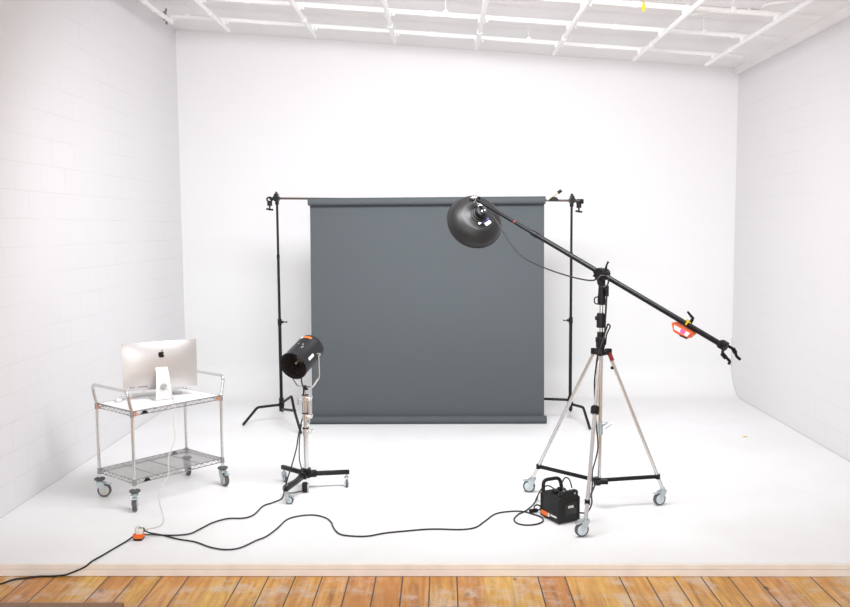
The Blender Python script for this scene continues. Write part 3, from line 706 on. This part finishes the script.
# orange weight hanging below
wc_ = onb(687) - un*.052
t = thing('counterweight', wc_, 'small orange box with a pink and white label strapped under the boom', 'weight')
def wq(a, s_, u_): return wc_ + bd*a + sd*s_ + un*u_
pf = [(-.100, .016), (.088, .030), (.060, -.034), (-.050, -.034)]
mb = MB(); hd = .050
vs = [wq(a, -hd*(.8 if u_ > 0 else 1.05), u_) for a, u_ in pf] + [wq(a, hd*.9, u_) for a, u_ in pf]
mb.raw(vs, [[0, 1, 2, 3], [7, 6, 5, 4]]+[[i, (i+1) % 4, 4+(i+1) % 4, 4+i] for i in range(4)])
bmesh.ops.bevel(mb.b, geom=list(mb.b.edges), offset=.005, segments=2, affect='EDGES'); mb.build('box', M_oran2, t)
camside = -1 if sd.y > 0 else 1
fn = sd*camside
def face(a, u_, e=.003): 
    k = .8+(.25)*((.034-u_)/.068) if camside < 0 else .9
    return wc_ + bd*a + un*u_ + fn*(hd*k+e)
mb = MB(); P4 = [face(-.066, .013), face(.068, .020), face(.062, -.012), face(-.05, -.014)]; mb.raw(P4+[p_-fn*.002 for p_ in P4], [[0, 1, 2, 3], [7, 6, 5, 4], [0, 1, 5, 4], [1, 2, 6, 5], [2, 3, 7, 6], [3, 0, 4, 7]]); lb = mb.build('label_sticker', M_white, t, smooth=0, label='white label')
mb = MB(); P4 = [face(-.006, .016, .0045), face(.034, .018, .0045), face(.034, -.01, .0045), face(-.002, -.01, .0045)]; mb.raw(P4+[p_-fn*.002 for p_ in P4], [[0, 1, 2, 3], [7, 6, 5, 4], [0, 1, 5, 4], [1, 2, 6, 5], [2, 3, 7, 6], [3, 0, 4, 7]]); mb.build('label_print', M_pink, lb, smooth=0)
mb = MB(); mb.tube([wq(.07, -.052, -.022), wq(.01, -.056, -.03)], .006, 6); mb.build('edge_strap', M_black, t)
mb = MB(); M3 = MBm; pb2 = onb(687.5); mb.tube([pb2+sd*(.027*cos(a))+un*(.027*sin(a)) for a in [k*pi/8 for k in range(9)]], .007, 6); mb.box(pb2+un*.027, (.045, .03, .008), MBm); mb.build('strap', M_yel, t, label='yellow strap round the boom')

# ---------------------------------------------------------------- dish light
ax = V((.25, -.87, .42)).normalized()
rc = ony(474.3, 222.2, 7.86)
t = thing('dish_light', rc, 'large round black dish reflector light hung from the boom in front of the backdrop', 'studio light')
prof = [(-.006, .249), (-.006, .256), (.004, .258), (.010, .250), (.035, .246), (.070, .232), (.100, .208), (.122, .180), (.134, .158), (.140, .146), (.141, .130), (.146, .105), (.156, .084), (.162, .075)]
mb = MB(); mb.lathe(rc, ax, prof, 56, caps=False); mb.build('reflector', M_dish, t, smooth=60)
mb = MB(); mb.lathe(rc, ax, [(-.006, .249), (.010, .243), (.035, .239), (.070, .225), (.10, .2), (.12, .172), (.132, .14), (.138, .10), (.15, .07), (.15, .001)], 48, caps=False); mb.build('reflector_lining', M_white, t, smooth=60, label='white inner lining')
mb = MB(); mb.lathe(rc, ax, [(.155, .078), (.172, .078), (.174, .066), (.19, .064), (.192, .058)], 32)
mb.build('speed_ring', M_blackp, t)
mb = MB(); mb.lathe(rc, ax, [(.185, .052), (.235, .052), (.242, .044)], 28); hd_ = mb.build('lamp_head', M_black, t)
hp = rc+ax*.238
e1 = ax.cross(V((0, 0, 1))).normalized(); e2 = e1.cross(ax).normalized(); e2 = e2 if e2.z > 0 else -e2
MX = Matrix((e1, e2, ax)).transposed()
mb = MB(); mb.box(hp+ax*.004-e2*.012, (.012, .035, .006), MX, bev=.001); mb.cyl(hp-e1*.02, hp-e1*.02+ax*.012, .007, n=10); mb.build('socket', M_zinc, hd_)
mb = MB(); mb.box(hp+ax*.004+e1*.022*(1 if e1.x > 0 else -1), (.016, .012, .006), MX); mb.build('indicator', M_orange, hd_)
# bracket from boom tip to the head
mb = MB(); mb.box(BL+bd*.02, (.05, .05, .055), MBm, bev=.006); q1 = rc+ax*.20+e2*.062
mb.tube([BL, BL*.5+q1*.5, q1], .012, 8); mb.cyl(BL-sd*.04, BL+sd*.04, .012, n=10); mb.box(q1, (.05, .03, .05), MX, bev=.005); br_ = mb.build('bracket', M_steel, t)
mb = MB(); mb.cyl(BL+bd*.055-un*.012, BL+bd*.055+un*.035, .014, n=10); mb.cyl(BL+bd*.02-sd*.03-un*.01, BL+bd*.02-sd*.06-un*.01, .016, n=10); mb.build('bracket_knob', M_black, br_)
# stickers on the flat back of the dish
def ondish(u, v, s_=.145):
    d = ray(u, v); P0 = rc+ax*s_; k = (P0-CP).dot(ax)/d.dot(ax); return CP+d*k
def sticker(name, m, uv, parent, label=None, s_=.146):
    P = [ondish(u, v, s_) for u, v in uv]; mb = MB(); n = len(P)
    mb.raw([p_+ax*.004 for p_ in P]+[p_ for p_ in P], [list(range(n)), list(range(2*n-1, n-1, -1))]+[[i, (i+1) % n, n+(i+1) % n, n+i] for i in range(n)]); return mb.build(name, m, parent, smooth=0, label=label)
sticker('sticker', M_blue, [(480.8, 221), (487.6, 216.8), (489, 219), (482.3, 223.2)], t, 'blue sticker', .162)
sticker('sticker', M_white, [(484, 223.5), (489.5, 220.2), (491.2, 222.8), (486.5, 226)], t, 'white sticker', .160)
sticker('sticker', M_cream, [(478, 223), (480, 221.6), (481.3, 223.3), (479.4, 224.8)], t, 'yellowish sticker', .162)

# ---------------------------------------------------------------- power pack
PF, PL = V((.869, 6.382, 0)), V((.757, 6.585, 0))
pa = (PL-PF); LA = pa.length; pa.normalize(); pb_ = V((-pa.y, pa.x, 0)); pb_ = pb_ if pb_.x > 0 else -pb_; LB = .195
def pk(a, b, z): return PF + pa*(a*LA) + pb_*(b*LB) + V((0, 0, z))
MP = Matrix((pa, pb_, V((0, 0, 1)))).transposed()
t = pack = thing('power_pack', pk(.5, .5, 0), 'black portable power pack with carry handle standing by the front caster', 'power pack')
mb = MB(); mb.box(pk(.5, .5, .108), (LA, LB, .196), MP, bev=.012, seg=3); mb.box(pk(.5, .5, .018), (LA*.9, LB*.9, .03), MP, bev=.006)
for a in (0.03, .97):
    for b in (.03, .97): mb.box(pk(a, b, .105), (.022, .022, .185), MP, bev=.008)
mb.build('body', M_blackp, t)
mb = MB(); mb.box(pk(.13, .55, .213), (LA*.24, LB*.86, .065), MP, bev=.016, seg=3)
fp = mb.build('front_hump', M_blackp, t)
mb = MB()
for b in (.35, .55, .72): mb.cyl(pk(.13, b, .24), pk(.13, b, .249), .009, n=10)
mb.cyl(pk(-.0, .78, .225), pk(.03, .78, .225), .007, n=10); mb.build('dial', M_zinc, fp)
mb = MB(); mb.tube(round_path([pk(.95, .08, .18), pk(.95, .08, .29), pk(.93, .86, .29), pk(.80, .9, .18)], .04), .0145, 12); mb.build('handle', M_blackp, t)
mb = MB(); mb.box(pk(.55, .35, .212), (.05, .05, .03), MP, bev=.006); mb.box(pk(.62, .68, .215), (.06, .045, .04), MP, bev=.006); mb.cyl(pk(.45, .6, .19), pk(.45, .6, .235), .016, n=12); mb.build('socket', M_black, t)
mb = MB(); mb.tube(spline([ony(561.5, 490, 6.52), ony(562, 483, 6.51), ony(565.5, 477.5, 6.50), ony(569.5, 480, 6.47), ony(572, 488, 6.45)], 6), .0055, 8); mb.build('jumper_cable', M_black, t)
mb = MB(); mb.box(pk(-.006, .57, .118), (.004, LB*.56, .095), MP, bev=.001); fpl = mb.build('face_plate', M_logo, t)
mb = MB()
for i, b in enumerate((.46, .515, .565, .62, .67)):
    mb.box(pk(-.017, b, .127), (.003, LB*(.032 if i % 2 else .028), .016 if i not in (1,) else .012), MP)
    mb.box(pk(-.017, b+.01, .127+(.007 if i % 2 else -.007)), (.003, LB*.05, .005), MP)
mb.build('lettering', M_white, fpl, smooth=0)
mb = MB(); mb.box(pk(.76, -.018, .045), (LA*.36, .004, .032), MP); mb.build('orange_badge', M_orange, t, smooth=0, label='orange brand badge')
mb = MB(); mb.box(pk(.525, -.018, .045), (LA*.07, .004, .026), MP); mb.build('badge_end', M_white, t, smooth=0, label='white end of the orange badge')
mb = MB()
for k in range(9): mb.box(pk(.40-.036*k, -.018, .052), (LA*.024, .003, .012 if k % 3 else .016), MP)
mb.build('lettering', M_white, t, smooth=0)

# lamp cable: swings from the dish to the stand head, then drops to the power pack
q0 = rc+ax*.22+e1*.03
cab = [q0, ony(492, 216, 7.55), ony(502, 230, 7.45), ony(511, 244, 7.35), ony(523, 257, 7.25), ony(545, 268, 7.12), ony(572, 277, 6.95), ony(592, 280.5, 6.82),
       V((BX-.03, BY-.07, 1.86))]
for k in range(0, 15): a = pi*.9-k*2*pi/7; cab.append(V((BX-.005+.042*cos(a), BY-.075-.001*k, 1.825+.045*sin(a))))
cab += [ony(606, 291, 6.74), ony(606.3, 305, 6.75), ony(605.5, 318, 6.75), ony(604.5, 335, 6.74), ony(601, 346, 6.70), ony(597.5, 356, 6.70), ony(596, 367, 6.71), ony(594.6, 380, 6.73), ony(594.6, 395, 6.76), ony(595.5, 411, 6.77), ony(596.6, 429, 6.755), ony(597.6, 438, 6.745), ony(597.8, 449, 6.74), ony(595.5, 460, 6.70), ony(592.5, 471, 6.64), ony(592.3, 483, 6.58), ony(591.5, 495, 6.52), ony(591.8, 503, 6.47), ony(589, 510, 6.44), pk(-.06, 1.25, .06), pk(.3, 1.0, .05)]
mb = MB(); mb.tube(spline(cab, 6), .0062, 8)
tag(mb.build('lamp_cable', M_cable, origin=BC), 'black cable swinging from the dish light down the tall stand', 'cable')

# ---------------------------------------------------------------- barrel light and its low stand
SX, SY = -1.185, 7.325
LZ = .128
t = thing('low_light_stand', (SX, SY, 0), 'short chrome light stand on a black three-legged rolling base', 'stand')
hb = V((SX, SY, LZ))
ends = [onz(284, 467.3, LZ), onz(346.5, 472, LZ), onz(287, 488.5, LZ)]
for e_, yw in zip(ends, (radians(-60), radians(-80), radians(-15))):
    d = (e_-hb); L_ = d.length; d.normalize(); n_ = V((-d.y, d.x, 0)); M3 = Matrix((d, n_, V((0, 0, 1)))).transposed()
    mb = MB(); mb.box((hb+e_)/2+d*.015, (L_+.02, .032, .036), M3, bev=.003); lg = mb.build('leg', M_black, t)
    caster(t, (e_.x, e_.y), yw, .034, .115, 'small' if e_ is ends[1] else 'base')
mb = MB(); mb.cyl(hb-V((0, 0, .03)), hb+V((0, 0, .05)), .038, n=20)
for k, e_ in enumerate(ends):
    d = (e_-hb).normalized(); mb.box(hb+d*.05, (.07, .05, .055), Matrix.Rotation(atan2(d.y, d.x), 3, 'Z'), bev=.006)
mb.cyl(hb+V((.07, -.045, 0)), hb+V((.07, -.02, 0)), .014, n=10); mb.build('base_hub', M_black, t)
mb = MB(); mb.cyl((SX, SY, .15), (SX, SY, .50), .0225, n=18); mb.build('lower_tube', M_chrome, t)
mb = MB(); mb.cyl((SX, SY, .45), (SX, SY, .79), .0185, n=18); mb.cyl((SX+.030, SY, .58), (SX+.030, SY, .80), .010, n=12); mb.build('upper_tube', M_chrome, t)
mb = MB(); mb.cyl((SX, SY, .78), (SX, SY, .885), .010, n=12); mb.build('stud', M_chrome, t)
for z, sx_ in ((.50, 1), (.63, 1), (.79, 1)):
    mb = MB(); mb.cyl((SX, SY, z-.03), (SX, SY, z+.03), .027, n=18); mb.box((SX+.03, SY-.005, z), (.035, .025, .035), bev=.004); k_ = mb.build('collar', M_chrome, t)
    mb = MB(); mb.tube([(SX+.04, SY-.02, z-.005), (SX+.055, SY-.035, z+.0), (SX+.065, SY-.045, z+.03)], .008, 8); mb.build('knob', M_steel, k_)
    mb = MB(); mb.cyl((SX, SY, z+.028), (SX, SY, z+.036), .029, n=18); mb.build('collar_ring', M_black, k_)
mb = MB(); mb.tube([(SX-.02, SY-.02, .79), (SX-.055, SY-.03, .795), (SX-.06, SY-.03, .745)], .008, 8); mb.build('tee_knob', M_steel, t)

OC = ony(293.1, 366.2, 7.20); OB = ony(312.0, 346.4, 7.51); bx = (OB-OC).normalized(); BLn = (OB-OC).length; RB = .123
t = thing('barrel_light', V((SX, SY, .885)), 'black cylindrical studio light with an open fluted front on the short stand', 'studio light')
mb = MB(); mb.lathe(OC, bx, [(.012, RB-.004), (0, RB-.003), (0, RB+.004), (.014, RB+.004), (.016, RB), (BLn-.05, RB), (BLn-.045, RB+.002), (BLn-.01, RB-.004), (BLn, RB-.02), (BLn+.003, 0.001)], 48, caps=False)
br = mb.build('housing', mat('black barrel enamel', (.010, .0105, .013), .3, noise=.2, nscale=30, spec=.45), t, smooth=40)
# fluted inside
mb = MB(); nF = 72; vs = []; fs = []
e1b = bx.cross(V((0, 0, 1))).normalized(); e2b = bx.cross(e1b)
rings = [(.006, RB-.003, RB-.004), (.05, RB-.006, RB-.020), (.13, .075, .055), (.15, .02, .018)]
for (d_, ra, rb2) in rings:
    for k in range(nF):
        a = 2*pi*k/nF; r_ = ra if k % 2 else rb2; vs.append(OC+bx*d_+e1b*(r_*cos(a))+e2b*(r_*sin(a)))
for i in range(len(rings)-1):
    for k in range(nF): fs.append([i*nF+k, i*nF+(k+1) % nF, (i+1)*nF+(k+1) % nF, (i+1)*nF+k])
fs.append([(len(rings)-1)*nF+k for k in range(nF)]); mb.raw(vs, fs); mb.build('fluted_lining', M_dark, t, smooth=0)
mb = MB(); mb.lathe(OC+bx*.15, -bx, [(0, .020), (.03, .020), (.04, .012), (.10, .012), (.11, .002)], 16); mb.tube([OC+bx*.14+e1b*.03*cos(a)+e2b*.03*sin(a) for a in [k*pi/8 for k in range(16)]], .005, 6, True); mb.build('flash_tube', mat('smoky glass', (.22, .17, .13), .15), t)
def onbar(ang_, d_, r_=RB): return OC+bx*d_+(e1b*cos(ang_)+e2b*sin(ang_))*r_
def patch(name, m, a0, a1, d0, d1, parent, label=None):
    n_ = 6; vs = []
    for k in range(n_+1):
        a = a0+(a1-a0)*k/n_; vs += [onbar(a, d0, RB+.0015), onbar(a, d1, RB+.0015), onbar(a, d0, RB-.002), onbar(a, d1, RB-.002)]
    fs = []
    for k in range(n_): 
        b0 = 4*k; fs += [[b0, b0+1, b0+5, b0+4], [b0+2, b0+6, b0+7, b0+3], [b0, b0+4, b0+6, b0+2], [b0+1, b0+3, b0+7, b0+5]]
    fs += [[0, 2, 3, 1], [4*n_, 4*n_+1, 4*n_+3, 4*n_+2]]
    mb = MB(); mb.raw(vs, fs); return mb.build(name, m, parent, label=label)
upang = atan2(V((0, 0, 1)).dot(e2b), V((0, 0, 1)).dot(e1b))
rs = 1 if e1b.x*cos(upang+.5)+e2b.x*sin(upang+.5) > e1b.x*cos(upang)+e2b.x*sin(upang) else -1
patch('sticker', M_orange, upang-rs*.24, upang+rs*.42, BLn-.072, BLn-.046, br, 'orange sticker')
patch('sticker', M_white, upang-rs*.50, upang-rs*.30, BLn-.068, BLn-.035, br, 'white sticker')
patch('label_plate', M_white, upang+rs*1.22, upang+rs*1.42, .075, .16, br, 'white printed label on the side')
for a_, d_ in ((upang-rs*.1, .17), (upang+rs*.25, .17), (upang+rs*.35, .12), (upang+rs*.38, .14), (upang-rs*.5, .04)):
    patch('rivet', M_white, a_-.03, a_+.03, d_, d_+.007, br)
# yoke
hx = V((bx.y, -bx.x, 0)).normalized(); hx = hx if hx.x > 0 else -hx
Mid = OC+bx*(BLn*.62); stud = V((SX, SY, .893))
mb = MB()
yo = [Mid+hx*.128, Mid+hx*.133+V((0, 0, -.05)), stud+hx*.14+V((0, 0, .09)), stud+hx*.075+V((0, 0, 0)), stud-hx*.075+V((0, 0, 0)), stud-hx*.14+V((0, 0, .09)), Mid-hx*.133+V((0, 0, -.05)), Mid-hx*.128]
mb.tube(round_path(yo, .02), .0075, 8); yk = mb.build('yoke', M_chrome, t)
for s in (1, -1):
    mb = MB(); mb.cyl(Mid+hx*(s*.112), Mid+hx*(s*.145), .014, n=12); mb.build('pivot_knob', M_steel, yk)
mb = MB(); mb.cyl(stud-V((0, 0, .028)), stud+V((0, 0, .012)), .015, n=14); mb.cyl(stud+V((0, -.03, 0)), stud+V((.03, -.035, -.02)), .010, n=8); mb.build('tilt_clamp', M_black, t)
# cable leaving the barrel and dropping to the base
cab = [OC+bx*.16+V((0, 0, -.119)), ony(301.5, 381, SY-.06), ony(303.5, 389, SY-.03), ony(303, 400, SY+.035), ony(303, 415, SY+.035), ony(300.3, 426, SY+.02), ony(298.3, 436, SY-.02), ony(296.5, 448, SY-.05), ony(292.5, 463, SY-.09), ony(289, 474, SY-.14), ony(285.6, 485, SY-.2), ony(284.2, 490, SY-.235), onz(283.5, 495, .03), onz(281, 499, .008), onz(273, 502.5, .008), onz(263, 506, .008), onz(254, 514.5, .008), onz(244, 518, .008), onz(228, 518.5, .008), onz(213, 522.5, .008), onz(200, 529, .008), onz(190, 533.6, .008), onz(176, 535.2, .008), onz(160, 535, .008), onz(143, 534.6, .022)]
mb = MB(); mb.tube(spline(cab, 6), .0058, 8)
tag(mb.build('light_cable', M_cable, origin=(SX, SY, 0)), 'black cable from the barrel light to the orange power block', 'cable')
cab = [ony(301.5, 424, SY+.03), ony(299.8, 436, SY-.01), ony(299.2, 448, SY-.04), ony(299.5, 460, SY-.06), ony(301.5, 471, SY-.08), ony(296, 478.5, SY-.12), ony(290, 482.5, SY-.16), ony(284, 486, SY-.22), ony(283.5, 490, SY-.24), ony(288, 492.5, SY-.24), onz(293, 493, .03), onz(299, 491.5, .02), onz(303, 490.5, .03)]
mb = MB(); mb.tube(spline(cab, 6), .005, 8)
tag(mb.build('stand_cable', M_cable, origin=(SX, SY, 0)), 'second black cable hanging beside the short stand to the small black block', 'cable')
pz = onz(305.7, 492.3)
t = thing('cable_adapter', pz, 'small black ribbed block on the floor under the short light stand', 'adapter')
mb = MB(); mb.box(pz+V((-.006, 0, .045)), (.042, .045, .082), bev=.006)
for k in range(4): mb.box(pz+V((-.006, -.001, .02+k*.018)), (.047, .049, .007), bev=.002)
mb.build('body', M_blackp, t)
mb = MB(); mb.box(pz+V((.022, 0, .043)), (.014, .036, .07), bev=.003); mb.build('end_cap', M_zinc, t, label='silver end cap')

# ---------------------------------------------------------------- power block and floor cables
pz = onz(138, 539.5)
t = thing('power_block', pz, 'orange extension socket block lying on the white floor in front of the cart', 'socket')
mb = MB(); mb.prism([(-.04, 0.0), (-.018, -.032), (.040, -.032), (.040, .034), (-.018, .034)], pz+V((0, 0, .013)), (1, 0, 0), (0, 1, 0), .030); bmesh.ops.bevel(mb.b, geom=list(mb.b.edges), offset=.004, segments=2, affect='EDGES'); mb.build('housing', M_orange, t)
mb = MB(); mb.prism([(-.038, 0.0), (-.017, -.031), (.038, -.031), (.038, .033), (-.017, .033)], pz, (1, 0, 0), (0, 1, 0), .014); mb.build('base', M_black, t, label='black underside')
mb = MB(); mb.box(pz+V((.014, 0, .060)), (.046, .04, .036), bev=.005); mb.build('white_plug', M_cream, t, label='cream plug')
mb = MB(); mb.box(pz+V((.014, .03, .062)), (.050, .03, .030), bev=.008); mb.build('black_plug', M_black, t, label='black plug')
mb = MB(); mb.tube(spline([pz+V((-.02, .02, .03)), pz+V((-.027, .03, .07)), pz+V((-.005, .04, .085)), pz+V((.015, .04, .07))]), .004, 6); mb.build('plug_loop', M_wcable, t)
# mains lead coming from the left, over the stage edge
e0 = onz(91, 562.5, .006)
lead = [pz+V((-.036, 0, .022)), onz(126, 541.5, .008), onz(114, 548.5, .006), onz(103, 555, .006), V((e0.x, YS+.004, .008)), ony(86, 566.2, YS-.031), ony(79, 569.8, YS-.031), ony(71, 573, YS-.032), ony(64, 575.2, YS-.036), onz(50, 576.3, -.081), onz(40, 576.4, -.081), onz(28, 577.8, -.081), onz(14, 579.5, -.081), onz(0, 584, -.081), onz(-30, 592, -.081), onz(-75, 600, -.081)]
mb = MB(); mb.tube(spline(lead, 8), .006, 8)
tag(mb.build('mains_cable', M_cable, origin=pz), 'black mains cable running off over the stage edge at lower left', 'cable')
# long lead to the power pack
uv = [(150, 532.8), (162, 535), (178, 539), (195, 541.8), (210, 547), (225, 549.5), (240, 547.8), (256, 540.5), (266, 536.5), (277, 528.5), (287, 519.5), (300, 515.8), (314, 515), (325, 517.5), (331, 522), (334, 528.5), (340, 534), (352, 536), (368, 536), (385, 533), (405, 531), (425, 529.3), (440, 529), (460, 529.5), (475, 527.5), (485, 521), (495, 514), (508, 511.5), (522, 511.3), (531, 513.5), (541, 517), (543, 521), (537, 524), (527, 525), (518, 523.5), (514, 519.5), (518, 514.5), (526, 510.5), (533, 504.5)]
pts = [pz+V((.04, .02, .06))] + [onz(u, v, .007) for u, v in uv]
pts += [onz(538, 497, .02), pk(1.16, -.12, .12), pk(1.08, .05, .20), pk(.95, .12, .235), pk(.80, .22, .25), pk(.62, .32, .235)]
mb = MB(); mb.tube(spline(pts, 6), .0055, 8)
tag(mb.build('extension_cable', M_cable, origin=pz), 'long black cable snaking across the white floor to the power pack', 'cable')
q = onz(533.5, 512.5)
t = thing('cable_coupler', q, 'small black cable coupler with a tie lying beside the power pack', 'connector')
mb = MB(); mb.box(q+V((0, 0, .016)), (.07, .03, .026), Matrix.Rotation(.4, 3, 'Z'), bev=.006); mb.build('body', M_black, t)
mb = MB(); mb.tube([q+V((.03+.026*cos(a), 0, .04+.022*sin(a))) for a in [k*pi/8 for k in range(16)]], .006, 6, True); mb.build('tie', M_black, t)
# computer lead hanging from the cart
hole = sv(-.002, -.014, .115)
edge = [hole, sv(.012, -.035, .105), onz(170, 394, .85), onz(173.2, 401.5, .805)]
edge[2] = sv(.040, -.065, .055); edge[3] = cp(-.055, .512, .813)
lead = edge + [ony(173.9, 407.5, 7.025), ony(173.6, 424, 6.99), ony(175, 438, 6.95), ony(168.5, 458, 6.86), ony(168.5, 474, 6.76), ony(160.5, 491, 6.66), ony(159.5, 502, 6.58), onz(162.5, 514, .006), onz(163.4, 520.5, .006), onz(161, 525, .006), onz(155, 527.6, .006), onz(147, 529, .006), pz+V((.02, .045, .055))]
mb = MB(); mb.tube(spline(lead, 7), .0042, 8)
tag(mb.build('computer_cable', M_wcable, origin=(DC.x, DC.y, ZS)), 'pale cable hanging from the computer down to the orange power block', 'cable')

# ---------------------------------------------------------------- small things on floor
q = onz(745, 437); mb = MB(); mb.box((q.x, q.y, .003), (.05, .03, .005), Matrix.Rotation(.5, 3, 'Z'), bev=.001)
tag(mb.build('tape_scrap', M_yel, origin=(q.x, q.y, 0)), 'tiny yellow tape scrap on the white floor near the right wall', 'tape')
q = onz(678, 576.5, -.087); mb = MB(); mb.box((q.x, q.y, -.084), (.02, .02, .006), bev=.001)
tag(mb.build('tape_scrap', M_yel, origin=(q.x, q.y, -.087)), 'tiny yellow scrap on the boards at the foot of the stage edge', 'tape')
q = onz(124, 602.5, -.055)
mb = MB(); mb.box((q.x-1.0, q.y-.15, -.0715), (2.0, .30, .033), bev=.003)
tag(mb.build('wooden_board', M_plank, origin=(q.x-1, q.y-.15, -.088)), 'dark brown board lying flat on the pine floor at lower left', 'board')
